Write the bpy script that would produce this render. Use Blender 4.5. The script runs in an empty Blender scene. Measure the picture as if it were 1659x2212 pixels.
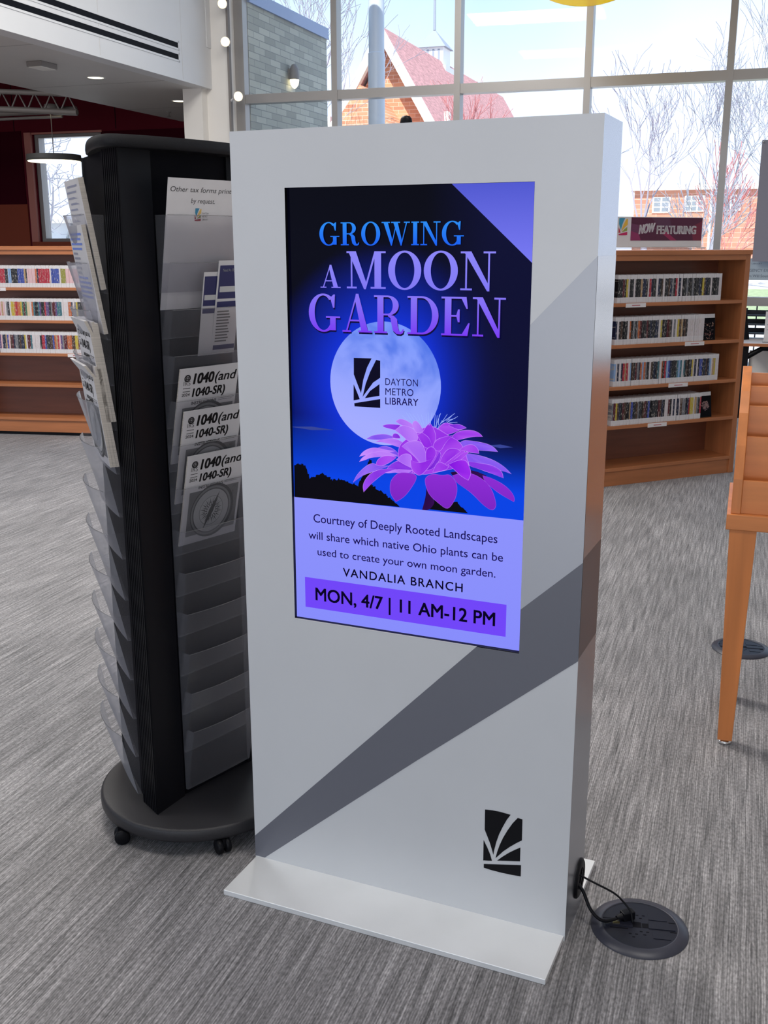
import bpy, math, random
from mathutils import Matrix, Vector
random.seed(7)
scene = bpy.context.scene
COL = scene.collection
PI = math.pi

# ------------------------------------------------------------------ camera
cam_data = bpy.data.cameras.new('camera')
cam_data.sensor_fit = 'HORIZONTAL'; cam_data.sensor_width = 36.0
cam_data.lens = 36.0 * 2245.04 / 1659.0
cam_data.clip_start = 0.05; cam_data.clip_end = 400
cam = bpy.data.objects.new('camera', cam_data); COL.objects.link(cam)
_r = Vector((0.91637928, 0.4003086, -0.00142519)); _d = Vector((0.0987896, -0.2295946, -0.96825974)); _f = Vector((-0.38792992, 0.88715238, -0.24994206))
cam.matrix_world = Matrix(((_r.x, -_d.x, -_f.x, 1.3866), (_r.y, -_d.y, -_f.y, -2.2552), (_r.z, -_d.z, -_f.z, 1.7020), (0, 0, 0, 1)))
scene.camera = cam

# ------------------------------------------------------------------ exposure, sky, sun, added fill lamps
scene.view_settings.view_transform = 'Standard'; scene.view_settings.look = 'None'
scene.view_settings.exposure = 0.0; scene.view_settings.gamma = 1.0
scene.view_settings.use_curve_mapping = False
TH = math.radians(4.6)          # the building is turned a little against the kiosk
EX = Vector((math.cos(TH), math.sin(TH), 0)); EY = Vector((-math.sin(TH), math.cos(TH), 0))
def W(x, y, z=0.0):             # building coordinates (x right along the window wall, y towards it)
    return Vector((1.3866, -2.2552, 0)) + EX * x + EY * y + Vector((0, 0, z))

def lin(c):
    if isinstance(c, str):
        c = c.lstrip('#'); c = [int(c[i:i+2], 16) / 255 for i in (0, 2, 4)]
    else:
        c = [x / 255 for x in c]
    return tuple(x / 12.92 if x <= 0.04045 else ((x + 0.055) / 1.055) ** 2.4 for x in c)

world = bpy.data.worlds.new('sky'); scene.world = world; world.use_nodes = True
nt = world.node_tree; nt.nodes.clear()
_o = nt.nodes.new('ShaderNodeOutputWorld'); _b = nt.nodes.new('ShaderNodeBackground')
_t = nt.nodes.new('ShaderNodeTexCoord'); _s = nt.nodes.new('ShaderNodeSeparateXYZ'); _rp = nt.nodes.new('ShaderNodeValToRGB')
_n = nt.nodes.new('ShaderNodeTexNoise'); _n.inputs['Scale'].default_value = 3.0; _n.inputs['Detail'].default_value = 4
_m = nt.nodes.new('ShaderNodeMath'); _m.operation = 'MULTIPLY_ADD'; _m.inputs[1].default_value = 0.16; 
nt.links.new(_t.outputs['Generated'], _s.inputs[0]); nt.links.new(_t.outputs['Generated'], _n.inputs['Vector'])
nt.links.new(_n.outputs['Fac'], _m.inputs[0]); nt.links.new(_s.outputs['Z'], _m.inputs[2])
nt.links.new(_m.outputs[0], _rp.inputs['Fac']); nt.links.new(_rp.outputs['Color'], _b.inputs['Color']); nt.links.new(_b.outputs[0], _o.inputs[0])
els = _rp.color_ramp.elements
K_ = 1 / 1.7
els[0].position = 0.03; els[0].color = (0.86 * K_, 0.86 * K_, 0.84 * K_, 1)
els[1].position = 1.0; els[1].color = (0.45 * K_, 0.72 * K_, 1.2 * K_, 1)
for p_, c_ in ((0.07, (1.12, 1.25, 1.55)), (0.24, (1.08, 1.25, 1.55)), (0.36, (0.62, 0.95, 1.25)), (0.5, (0.58, 0.85, 1.25))):
    e = els.new(p_); e.color = (c_[0] * K_, c_[1] * K_, c_[2] * K_, 1)
_b.inputs['Strength'].default_value = 1.7

sun = bpy.data.lights.new('sun', 'SUN'); sun.energy = 7.0; sun.angle = 0.01; sun.color = (1, 0.95, 0.88)
so = bpy.data.objects.new('sun', sun); COL.objects.link(so)
so.rotation_euler = (-(EX * 0.02 - EY * 0.72 + Vector((0, 0, 0.90)))).to_track_quat('-Z', 'Y').to_euler()

def area_lamp(name, loc, target, sx, sy, power, color=(1.0, 0.97, 0.92)):
    l = bpy.data.lights.new(name, 'AREA'); l.shape = 'RECTANGLE'; l.size = sx; l.size_y = sy; l.energy = power; l.color = color
    o = bpy.data.objects.new(name, l); COL.objects.link(o); o.location = loc
    o.rotation_euler = (Vector(target) - Vector(loc)).to_track_quat('-Z', 'Y').to_euler(); return o
for i_, (x_, y_) in enumerate(((-3.6, -3.0), (0.6, -3.0), (4.2, -3.0), (-3.6, 1.6), (0.6, 1.6), (-3.7, 5.2), (1.0, 6.2), (-3.4, 8.8))):
    p_ = W(x_, y_, 5.35); area_lamp('ceiling_fill', p_, p_ - Vector((0, 0, 1)), 2.2, 1.0, (12, 12, 8, 70, 85, 320, 12, 60)[i_])  # unseen fills added at ceiling height to brighten the hall
area_lamp('low_fill', W(0.4, -6.6, 0.95), W(0.4, 2.0, 0.45), 7.0, 1.6, 100, (1.0, 0.97, 0.92))  # unseen lamp added behind the camera to lift the kiosk's lower face
p_ = W(-10.0, 9.5, 4.2); area_lamp('ceiling_fill', p_, p_ - Vector((0, 0, 1)), 2.0, 2.0, 60)  # unseen fill added over the wing

# ------------------------------------------------------------------ materials
def nodes_of(name):
    m = bpy.data.materials.new(name); m.use_nodes = True
    n = m.node_tree; return m, n, n.nodes['Principled BSDF']
def pm(name, c, rough=0.5, metal=0.0, spec=0.5, noise=0.0, nscale=20.0, stretch=(1, 1, 1), bump=0.0, bscale=None, coat=0.0):
    m, n, p = nodes_of(name)
    c = lin(c) if not (isinstance(c, tuple) and max(c) <= 1.0) else c
    p.inputs['Base Color'].default_value = (*c, 1); p.inputs['Roughness'].default_value = rough
    p.inputs['Metallic'].default_value = metal; p.inputs['Specular IOR Level'].default_value = spec
    p.inputs['Coat Weight'].default_value = coat
    tc = n.nodes.new('ShaderNodeTexCoord'); mp = n.nodes.new('ShaderNodeMapping'); mp.inputs['Scale'].default_value = stretch
    n.links.new(tc.outputs['Object'], mp.inputs['Vector'])
    tx = n.nodes.new('ShaderNodeTexNoise'); tx.inputs['Scale'].default_value = nscale; tx.inputs['Detail'].default_value = 4
    n.links.new(mp.outputs[0], tx.inputs['Vector'])
    if noise > 0:
        rp = n.nodes.new('ShaderNodeValToRGB')
        rp.color_ramp.elements[0].position = 0.3; rp.color_ramp.elements[1].position = 0.7
        rp.color_ramp.elements[0].color = (*[max(0, x * (1 - noise)) for x in c], 1); rp.color_ramp.elements[1].color = (*[min(1, x * (1 + noise)) for x in c], 1)
        n.links.new(tx.outputs['Fac'], rp.inputs['Fac']); n.links.new(rp.outputs['Color'], p.inputs['Base Color'])
    if bump > 0:
        b = n.nodes.new('ShaderNodeBump'); b.inputs['Strength'].default_value = bump; b.inputs['Distance'].default_value = 0.002
        n.links.new(tx.outputs['Fac'], b.inputs['Height']); n.links.new(b.outputs[0], p.inputs['Normal'])
    return m
def emit(name, c, s):
    m, n, p = nodes_of(name); c = lin(c)
    p.inputs['Base Color'].default_value = (*c, 1); p.inputs['Emission Color'].default_value = (*c, 1); p.inputs['Emission Strength'].default_value = s
    return m
def brick(name, c1, c2, mortar, bw, bh, scale_axes='XZ', noise=0.25):
    m, n, p = nodes_of(name)
    tc = n.nodes.new('ShaderNodeTexCoord'); sp = n.nodes.new('ShaderNodeSeparateXYZ'); cb = n.nodes.new('ShaderNodeCombineXYZ')
    n.links.new(tc.outputs['Object'], sp.inputs[0])
    n.links.new(sp.outputs[scale_axes[0]], cb.inputs['X']); n.links.new(sp.outputs['Z'], cb.inputs['Y'])
    bt = n.nodes.new('ShaderNodeTexBrick'); n.links.new(cb.outputs[0], bt.inputs['Vector'])
    bt.inputs['Color1'].default_value = (*lin(c1), 1); bt.inputs['Color2'].default_value = (*lin(c2), 1); bt.inputs['Mortar'].default_value = (*lin(mortar), 1)
    bt.inputs['Scale'].default_value = 1.0; bt.inputs['Brick Width'].default_value = bw; bt.inputs['Row Height'].default_value = bh; bt.inputs['Mortar Size'].default_value = bh * 0.06
    n.links.new(bt.outputs['Color'], p.inputs['Base Color']); p.inputs['Roughness'].default_value = 0.85
    return m
def wood(name, c, dark=0.28, axis=2, rough=0.38):
    st = [22, 22, 22]; st[axis] = 1.6
    return pm(name, c, rough, noise=dark, nscale=1.0, stretch=tuple(st), bump=0.04)

M = {}
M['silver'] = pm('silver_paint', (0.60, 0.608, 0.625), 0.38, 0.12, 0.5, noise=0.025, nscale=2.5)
M['silver_side_shaded'] = pm('silver_paint_shaded', (0.47, 0.485, 0.53), 0.27, 0.92, 0.5)  # same silver paint, darkened: the side's shade is put into its colour
M['film_light'] = pm('light_grey_film', (0.44, 0.455, 0.50), 0.38, 0.25)
M['film_dark'] = pm('dark_grey_film', (0.150, 0.155, 0.185), 0.36, 0.2)
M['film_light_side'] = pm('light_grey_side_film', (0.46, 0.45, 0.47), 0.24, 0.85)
M['film_dark_side_shaded'] = pm('dark_grey_film_shaded', (0.10, 0.09, 0.10), 0.28, 0.3)  # darker copy of the front film, side shade put into the colour
M['plate'] = pm('base_plate_steel', (0.78, 0.785, 0.79), 0.34, 0.30, 0.5, noise=0.05, nscale=4, bump=0.02)
M['black'] = pm('black_plastic', (0.004, 0.004, 0.006), 0.45, spec=0.16)
M['black_rough'] = pm('black_textured_plastic', (0.008, 0.008, 0.010), 0.5, spec=0.25, noise=0.4, nscale=900, bump=0.35)
M['base_black'] = pm('base_textured_plastic', (0.022, 0.021, 0.024), 0.40, spec=0.4, noise=0.35, nscale=700, bump=0.3)
M['black_matt'] = pm('black_panel', (0.0025, 0.0025, 0.005), 0.6, spec=0.1)
M['navy_plastic'] = pm('dark_slate_plastic', (0.012, 0.013, 0.022), 0.36, spec=0.25)
M['navy_ring'] = pm('slate_trim_plastic', (0.034, 0.035, 0.050), 0.38, spec=0.4)
M['brass'] = pm('brass', (0.8, 0.68, 0.35), 0.3, 1.0)
M['chrome'] = pm('chrome', (0.8, 0.8, 0.8), 0.12, 1.0)
M['wood'] = wood('cherry_wood', (0.42, 0.150, 0.056), 0.16, 0)
M['wood_v'] = wood('cherry_wood_upright', (0.42, 0.150, 0.056), 0.16, 2)
M['wood_shaded'] = wood('cherry_wood_shaded', (0.18, 0.058, 0.030), 0.15, 0)  # back panel wood darkened, shade between the shelves put into its colour
M['wood_table'] = wood('maple_stain_wood', (0.58, 0.20, 0.058), 0.14, 0, 0.32)
M['wood_table_v'] = wood('maple_stain_wood_upright', (0.56, 0.19, 0.055), 0.14, 2, 0.32)
M['white_paint'] = pm('white_paint', (0.72, 0.72, 0.73), 0.55, noise=0.015, nscale=2)
M['soffit_paint'] = pm('soffit_paint', (0.62, 0.60, 0.58), 0.6, noise=0.02, nscale=1.5)
M['column_paint'] = pm('column_paint', (0.86, 0.83, 0.79), 0.55)
M['red_wall'] = pm('burgundy_panel', (0.105, 0.011, 0.020), 0.8, spec=0.0, noise=0.06, nscale=1)
M['red_brown'] = pm('brick_red_panel', (0.22, 0.050, 0.028), 0.6, spec=0.1)
M['red_deep'] = pm('deep_burgundy_panel', (0.04, 0.004, 0.010), 0.8, spec=0.0)
M['pink_trim'] = pm('terracotta_trim', (0.42, 0.16, 0.13), 0.45)
M['alu'] = pm('window_aluminium', (0.33, 0.315, 0.305), 0.33, 0.4)
M['steel_grey'] = pm('painted_steel', (0.22, 0.20, 0.19), 0.5)
M['lamp_white'] = emit('lamp_glow', (255, 244, 205), 3.0)
M['lamp_warm'] = emit('spot_glow', (255, 226, 170), 2.2)
M['paper'] = pm('white_paper', (0.62, 0.60, 0.61), 0.7, noise=0.02, nscale=30)
M['paper_edge'] = pm('newsprint_edge', (0.48, 0.43, 0.38), 0.8, noise=0.3, nscale=1, stretch=(2, 2, 900))
M['case_white'] = pm('case_white', (0.66, 0.63, 0.64), 0.45, noise=0.06, nscale=60)
M['label_white'] = pm('label_white', (0.72, 0.68, 0.68), 0.5)
M['label_red'] = pm('label_red_text', (0.45, 0.10, 0.12), 0.5)
M['banner'] = pm('grey_banner', (0.24, 0.235, 0.29), 0.7)
M['sign_blue'] = pm('blue_grey_sign', (0.40, 0.48, 0.55), 0.5)
M['white_trim'] = pm('white_trim', (0.85, 0.83, 0.78), 0.6)
M['roof_pink'] = pm('red_shingle', (0.52, 0.27, 0.27), 0.85, noise=0.25, nscale=3, stretch=(1, 1, 4))
M['church_brick'] = brick('church_brick', (186, 120, 92), (222, 158, 120), (226, 196, 176), 0.5, 0.16)
M['house_brick'] = brick('house_brick', (176, 122, 100), (194, 140, 118), (206, 172, 156), 0.8, 0.25)
M['grey_brick'] = brick('grey_block', (146, 146, 138), (184, 182, 170), (132, 134, 130), 0.30, 0.078, 'Y')
M['coping'] = pm('coping_metal', (0.24, 0.30, 0.46), 0.4, 0.2)
M['pole'] = pm('pole_paint', (0.62, 0.70, 0.82), 0.35)
M['bark'] = pm('grey_bark', (0.30, 0.28, 0.35), 0.9)
M['bark_blue'] = pm('pale_bark', (0.36, 0.36, 0.43), 0.9)
M['bark_red'] = pm('budding_bark', (0.55, 0.20, 0.20), 0.9)
M['lawn'] = pm('lawn_grass', (0.32, 0.40, 0.22), 0.9, noise=0.3, nscale=8)
M['concrete'] = pm('pale_concrete', (0.55, 0.54, 0.52), 0.9, noise=0.08, nscale=2)
M['house_white'] = pm('white_siding', (0.72, 0.76, 0.82), 0.7)
M['grey_window'] = pm('dim_window', (0.22, 0.26, 0.30), 0.2)
M['steeple'] = pm('white_louvre', (0.85, 0.86, 0.88), 0.6)
M['slate'] = pm('grey_slate', (0.30, 0.34, 0.42), 0.7)

# printed or displayed graphics: colour per corner
def attr_mat(name, emission):
    m, n, p = nodes_of(name)
    a = n.nodes.new('ShaderNodeAttribute'); a.attribute_name = 'Col'
    if emission:
        p.inputs['Base Color'].default_value = (0.0008, 0.0008, 0.0012, 1); p.inputs['Roughness'].default_value = 0.10
        p.inputs['Specular IOR Level'].default_value = 0.04
        n.links.new(a.outputs['Color'], p.inputs['Emission Color']); p.inputs['Emission Strength'].default_value = 1.0
    else:
        n.links.new(a.outputs['Color'], p.inputs['Base Color']); p.inputs['Roughness'].default_value = 0.6
    return m
M['screen'] = attr_mat('lit_display', True)
M['print'] = attr_mat('printed_ink', False)

def case_spine():
    m, n, p = nodes_of('case_spine')
    oi = n.nodes.new('ShaderNodeObjectInfo'); tc = n.nodes.new('ShaderNodeTexCoord'); mp = n.nodes.new('ShaderNodeMapping')
    mp.inputs['Scale'].default_value = (150, 5, 42); n.links.new(tc.outputs['Object'], mp.inputs['Vector'])
    ad = n.nodes.new('ShaderNodeVectorMath'); ad.operation = 'ADD'; sc = n.nodes.new('ShaderNodeVectorMath'); sc.operation = 'SCALE'
    cb = n.nodes.new('ShaderNodeCombineXYZ'); n.links.new(oi.outputs['Random'], cb.inputs['X']); n.links.new(oi.outputs['Random'], cb.inputs['Z'])
    n.links.new(cb.outputs[0], sc.inputs[0]); sc.inputs['Scale'].default_value = 57.0
    n.links.new(mp.outputs[0], ad.inputs[0]); n.links.new(sc.outputs[0], ad.inputs[1])
    tx = n.nodes.new('ShaderNodeTexNoise'); tx.inputs['Scale'].default_value = 1.0; tx.inputs['Detail'].default_value = 2; n.links.new(ad.outputs[0], tx.inputs['Vector'])
    rp = n.nodes.new('ShaderNodeValToRGB'); rp.color_ramp.elements[0].position = 0.57; rp.color_ramp.elements[1].position = 0.66
    n.links.new(tx.outputs['Fac'], rp.inputs['Fac'])
    mx = n.nodes.new('ShaderNodeMix'); mx.data_type = 'RGBA'; n.links.new(rp.outputs['Color'], mx.inputs['Factor'])
    n.links.new(oi.outputs['Color'], mx.inputs[6]); mx.inputs[7].default_value = (0.5, 0.45, 0.4, 1)
    n.links.new(mx.outputs[2], p.inputs['Base Color']); p.inputs['Roughness'].default_value = 0.35
    return m
M['spine'] = case_spine()

def see_through(name, tint, body, f_body, f_gloss, rough=0.1, graze=0.0):
    m = bpy.data.materials.new(name); m.use_nodes = True; n = m.node_tree; n.nodes.clear()
    out = n.nodes.new('ShaderNodeOutputMaterial'); tr = n.nodes.new('ShaderNodeBsdfTransparent'); tr.inputs[0].default_value = (*tint, 1)
    df = n.nodes.new('ShaderNodeBsdfDiffuse'); df.inputs[0].default_value = (*body, 1); tl = n.nodes.new('ShaderNodeBsdfTranslucent'); tl.inputs[0].default_value = (*body, 1)
    a = n.nodes.new('ShaderNodeMixShader'); a.inputs[0].default_value = 0.5; n.links.new(df.outputs[0], a.inputs[1]); n.links.new(tl.outputs[0], a.inputs[2])
    b = n.nodes.new('ShaderNodeMixShader'); b.inputs[0].default_value = f_body; n.links.new(tr.outputs[0], b.inputs[1]); n.links.new(a.outputs[0], b.inputs[2])
    if graze > 0:           # a frosted sheet looks denser along a slanting path through it
        lw = n.nodes.new('ShaderNodeLayerWeight'); lw.inputs[0].default_value = 0.5
        pw = n.nodes.new('ShaderNodeMath'); pw.operation = 'POWER'; pw.inputs[1].default_value = 2.2; n.links.new(lw.outputs['Facing'], pw.inputs[0])
        ma = n.nodes.new('ShaderNodeMath'); ma.operation = 'MULTIPLY_ADD'; ma.inputs[1].default_value = graze; ma.inputs[2].default_value = f_body; n.links.new(pw.outputs[0], ma.inputs[0]); n.links.new(ma.outputs[0], b.inputs[0])
    g = n.nodes.new('ShaderNodeBsdfGlossy'); g.inputs['Roughness'].default_value = rough
    fr = n.nodes.new('ShaderNodeFresnel'); fr.inputs[0].default_value = 1.45
    mu = n.nodes.new('ShaderNodeMath'); mu.operation = 'MULTIPLY'; mu.inputs[1].default_value = f_gloss; n.links.new(fr.outputs[0], mu.inputs[0])
    c = n.nodes.new('ShaderNodeMixShader'); n.links.new(mu.outputs[0], c.inputs[0]); n.links.new(b.outputs[0], c.inputs[1]); n.links.new(g.outputs[0], c.inputs[2])
    n.links.new(c.outputs[0], out.inputs[0]); return m
M['glass'] = see_through('window_glass', (0.97, 0.98, 0.98), (0.8, 0.85, 0.9), 0.015, 0.6, 0.02)
M['pocket'] = see_through('frosted_pocket', (0.90, 0.90, 0.92), (0.60, 0.60, 0.66), 0.08, 0.5, 0.16, 0.75)
M['acrylic'] = see_through('clear_acrylic', (0.95, 0.95, 0.95), (0.8, 0.8, 0.82), 0.12, 0.8, 0.05)
M['amber'] = see_through('amber_acrylic', (0.98, 0.78, 0.10), (0.9, 0.65, 0.05), 0.45, 0.5, 0.1)

def carpet():
    m, n, p = nodes_of('ribbed_carpet')
    tc = n.nodes.new('ShaderNodeTexCoord'); mp = n.nodes.new('ShaderNodeMapping'); mp.inputs['Rotation'].default_value = (0, 0, -TH)
    n.links.new(tc.outputs['Object'], mp.inputs['Vector'])
    def tex(scale, stretch, detail=3):
        a = n.nodes.new('ShaderNodeMapping'); a.inputs['Scale'].default_value = stretch; n.links.new(mp.outputs[0], a.inputs['Vector'])
        t = n.nodes.new('ShaderNodeTexNoise'); t.inputs['Scale'].default_value = scale; t.inputs['Detail'].default_value = detail; n.links.new(a.outputs[0], t.inputs['Vector']); return t
    def ramp(src, p0, p1, c0, c1):
        r = n.nodes.new('ShaderNodeValToRGB'); r.color_ramp.elements[0].position = p0; r.color_ramp.elements[1].position = p1
        r.color_ramp.elements[0].color = (c0, c0, c0, 1); r.color_ramp.elements[1].color = (c1, c1, c1, 1); n.links.new(src, r.inputs['Fac']); return r.outputs['Color']
    def mul(a, b):
        x = n.nodes.new('ShaderNodeMix'); x.data_type = 'RGBA'; x.blend_type = 'MULTIPLY'; x.inputs['Factor'].default_value = 1; n.links.new(a, x.inputs[6]); n.links.new(b, x.inputs[7]); return x.outputs[2]
    streak = ramp(tex(1.0, (150, 4.2, 1), 3).outputs['Fac'], 0.37, 0.63, 0.66, 1.28)
    sx = n.nodes.new('ShaderNodeSeparateXYZ'); n.links.new(mp.outputs[0], sx.inputs[0])
    wob = tex(1.0, (14, 5, 1), 2)
    w1 = n.nodes.new('ShaderNodeMath'); w1.operation = 'MULTIPLY_ADD'; w1.inputs[1].default_value = 0.011; n.links.new(wob.outputs['Fac'], w1.inputs[0]); n.links.new(sx.outputs['X'], w1.inputs[2])
    w2 = n.nodes.new('ShaderNodeMath'); w2.operation = 'MULTIPLY'; w2.inputs[1].default_value = 2 * PI / 0.0062; n.links.new(w1.outputs[0], w2.inputs[0])
    w3 = n.nodes.new('ShaderNodeMath'); w3.operation = 'SINE'; n.links.new(w2.outputs[0], w3.inputs[0])
    w4 = n.nodes.new('ShaderNodeMath'); w4.operation = 'MULTIPLY_ADD'; w4.inputs[1].default_value = 0.5; w4.inputs[2].default_value = 0.5; n.links.new(w3.outputs[0], w4.inputs[0])
    ribs = ramp(w4.outputs[0], 0.1, 0.8, 0.80, 1.10)
    grain = ramp(tex(165, (1, 0.42, 1), 3).outputs['Fac'], 0.30, 0.70, 0.60, 1.40)
    patch = ramp(tex(1.0, (2.6, 1.3, 1), 1).outputs['Fac'], 0.35, 0.65, 0.90, 1.10)
    dashes = ramp(tex(1.0, (62, 2.4, 1), 4).outputs['Fac'], 0.38, 0.64, 0.76, 1.17)
    cuts = ramp(tex(1.0, (105, 5.5, 1), 1).outputs['Fac'], 0.66, 0.74, 1.0, 0.55)
    base = n.nodes.new('ShaderNodeRGB'); base.outputs[0].default_value = (0.222, 0.212, 0.216, 1)
    colr = mul(mul(mul(mul(mul(mul(base.outputs[0], streak), ribs), grain), patch), dashes), cuts)
    n.links.new(colr, p.inputs['Base Color']); p.inputs['Roughness'].default_value = 0.72; p.inputs['Specular IOR Level'].default_value = 0.35
    p.inputs['Sheen Weight'].default_value = 0.25; p.inputs['Sheen Roughness'].default_value = 0.4
    bp = n.nodes.new('ShaderNodeBump'); bp.inputs['Strength'].default_value = 0.5; bp.inputs['Distance'].default_value = 0.003
    n.links.new(mul(ribs, grain), bp.inputs['Height']); n.links.new(bp.outputs[0], p.inputs['Normal'])
    return m
M['carpet'] = carpet()

# ------------------------------------------------------------------ mesh helpers
class MB:
    def __init__(s): s.v = []; s.f = []; s.m = []; s.c = []; s.s = []; s.mats = []
    def mi(s, m):
        if m not in s.mats: s.mats.append(m)
        return s.mats.index(m)
    def add(s, vs, fs, m, col=None, smooth=False, T=None):
        o = len(s.v)
        for p in vs:
            p = Vector(p); s.v.append(T @ p if T is not None else p)
        k = s.mi(m)
        for f in fs:
            s.f.append([o + i for i in f]); s.m.append(k); s.s.append(smooth)
            if col is None: s.c.append([(1, 1, 1)] * len(f))
            elif isinstance(col, list): s.c.append([col[i] for i in f])
            else: s.c.append([col] * len(f))
        return s
    def poly(s, pts, m, col=None, T=None): return s.add(pts, [list(range(len(pts)))], m, col, False, T)
    def box(s, a, b, m, T=None):
        x0, y0, z0 = a; x1, y1, z1 = b
        return s.add([(x0, y0, z0), (x1, y0, z0), (x1, y1, z0), (x0, y1, z0), (x0, y0, z1), (x1, y0, z1), (x1, y1, z1), (x0, y1, z1)],
                     [(0, 3, 2, 1), (4, 5, 6, 7), (0, 1, 5, 4), (1, 2, 6, 5), (2, 3, 7, 6), (3, 0, 4, 7)], m, T=T)
    def hexa(s, p, m, T=None):      # eight corners, bottom four then top four
        return s.add(p, [(0, 3, 2, 1), (4, 5, 6, 7), (0, 1, 5, 4), (1, 2, 6, 5), (2, 3, 7, 6), (3, 0, 4, 7)], m, T=T)
    def prism(s, pts, z0, z1, m, T=None, smooth=False):
        n = len(pts); vs = [(x, y, z0) for x, y in pts] + [(x, y, z1) for x, y in pts]
        s.add(vs, [[i, (i + 1) % n, n + (i + 1) % n, n + i] for i in range(n)], m, None, smooth, T)
        s.add(vs, [list(range(n))[::-1], [n + i for i in range(n)]], m, None, False, T); return s
    def lathe(s, prof, m, n=40, T=None, smooth=True, a0=0.0, a1=2 * PI):
        full = abs(a1 - a0 - 2 * PI) < 1e-6; k = n if full else n + 1; vs = []
        for r, z in prof:
            for i in range(k):
                a = a0 + (a1 - a0) * i / n; vs.append((r * math.cos(a), r * math.sin(a), z))
        fs = []
        for j in range(len(prof) - 1):
            for i in range(n):
                i2 = (i + 1) % k; fs.append([j * k + i, j * k + i2, (j + 1) * k + i2, (j + 1) * k + i])
        return s.add(vs, fs, m, None, smooth, T)
    def disc(s, r, z, m, n=40, T=None, col=None):
        return s.add([(r * math.cos(2 * PI * i / n), r * math.sin(2 * PI * i / n), z) for i in range(n)], [list(range(n))], m, col, False, T)
    def tube(s, pts, r, m, n=8, T=None, caps=True):
        pts = [Vector(p) for p in pts]; rs = r if isinstance(r, (list, tuple)) else [r] * len(pts); vs = []; prev = None
        for i, p in enumerate(pts):
            d = (pts[min(i + 1, len(pts) - 1)] - pts[max(i - 1, 0)]).normalized()
            if prev is None: a = d.orthogonal().normalized()
            else: a = (prev - d * prev.dot(d)); a = a.normalized() if a.length > 1e-6 else d.orthogonal().normalized()
            prev = a; b = d.cross(a)
            for k in range(n):
                t = 2 * PI * k / n; vs.append(p + (a * math.cos(t) + b * math.sin(t)) * rs[i])
        fs = [[i * n + k, i * n + (k + 1) % n, (i + 1) * n + (k + 1) % n, (i + 1) * n + k] for i in range(len(pts) - 1) for k in range(n)]
        s.add(vs, fs, m, None, n > 4, T)
        if caps: s.add(vs[:n] + vs[-n:], [list(range(n))[::-1], [n + k for k in range(n)]], m, None, False, T)
        return s
    def build(s, name, parent=None, T=None, bevel=0.0, seg=2):
        me = bpy.data.meshes.new(name); me.from_pydata([tuple(v) for v in s.v], [], s.f)
        for m in s.mats: me.materials.append(m)
        for i, p in enumerate(me.polygons): p.material_index = s.m[i]; p.use_smooth = s.s[i]
        at = me.color_attributes.new('Col', 'FLOAT_COLOR', 'CORNER'); flat = []
        for c in s.c:
            for q in c: flat += [q[0], q[1], q[2], 1.0]
        at.data.foreach_set('color', flat); me.validate(); me.update()
        o = bpy.data.objects.new(name, me); COL.objects.link(o)
        if parent is not None: o.parent = parent
        if T is not None: o.matrix_local = T
        if bevel > 0:
            b = o.modifiers.new('bevel', 'BEVEL'); b.width = bevel; b.segments = seg; b.limit_method = 'ANGLE'; b.angle_limit = math.radians(35)
        return o
def tag(o, label, cat, group=None, kind=None):
    if label: o['label'] = label
    if cat: o['category'] = cat
    if group: o['group'] = group
    if kind: o['kind'] = kind
    return o
def thing(name, label, cat, loc=(0, 0, 0), rz=0.0, group=None):
    o = bpy.data.objects.new(name, None); COL.objects.link(o); o.location = loc; o.rotation_euler = (0, 0, rz); o.empty_display_size = 0.1
    return tag(o, label, cat, group)
def struct(name, mb, parent=None, **k):
    o = mb.build(name, parent, **k)
    if parent is None: o['kind'] = 'structure'
    return o
def sthing(name):
    o = bpy.data.objects.new(name, None); COL.objects.link(o); o['kind'] = 'structure'; return o
def frame(o, u, v, n):          # maps (a, b, c) to o + a*u + b*v + c*n
    o, u, v, n = Vector(o), Vector(u), Vector(v), Vector(n)
    return Matrix(((u.x, v.x, n.x, o.x), (u.y, v.y, n.y, o.y), (u.z, v.z, n.z, o.z), (0, 0, 0, 1)))
BT = Matrix(((EX.x, EY.x, 0, 1.3866), (EX.y, EY.y, 0, -2.2552), (0, 0, 1, 0), (0, 0, 0, 1)))   # building frame
def smooth_loop(pts, it=2):
    for _ in range(it):
        q = []
        for i in range(len(pts)):
            a = pts[i]; b = pts[(i + 1) % len(pts)]
            q += [(a[0] * .75 + b[0] * .25, a[1] * .75 + b[1] * .25), (a[0] * .25 + b[0] * .75, a[1] * .25 + b[1] * .75)]
        pts = q
    return pts

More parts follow.
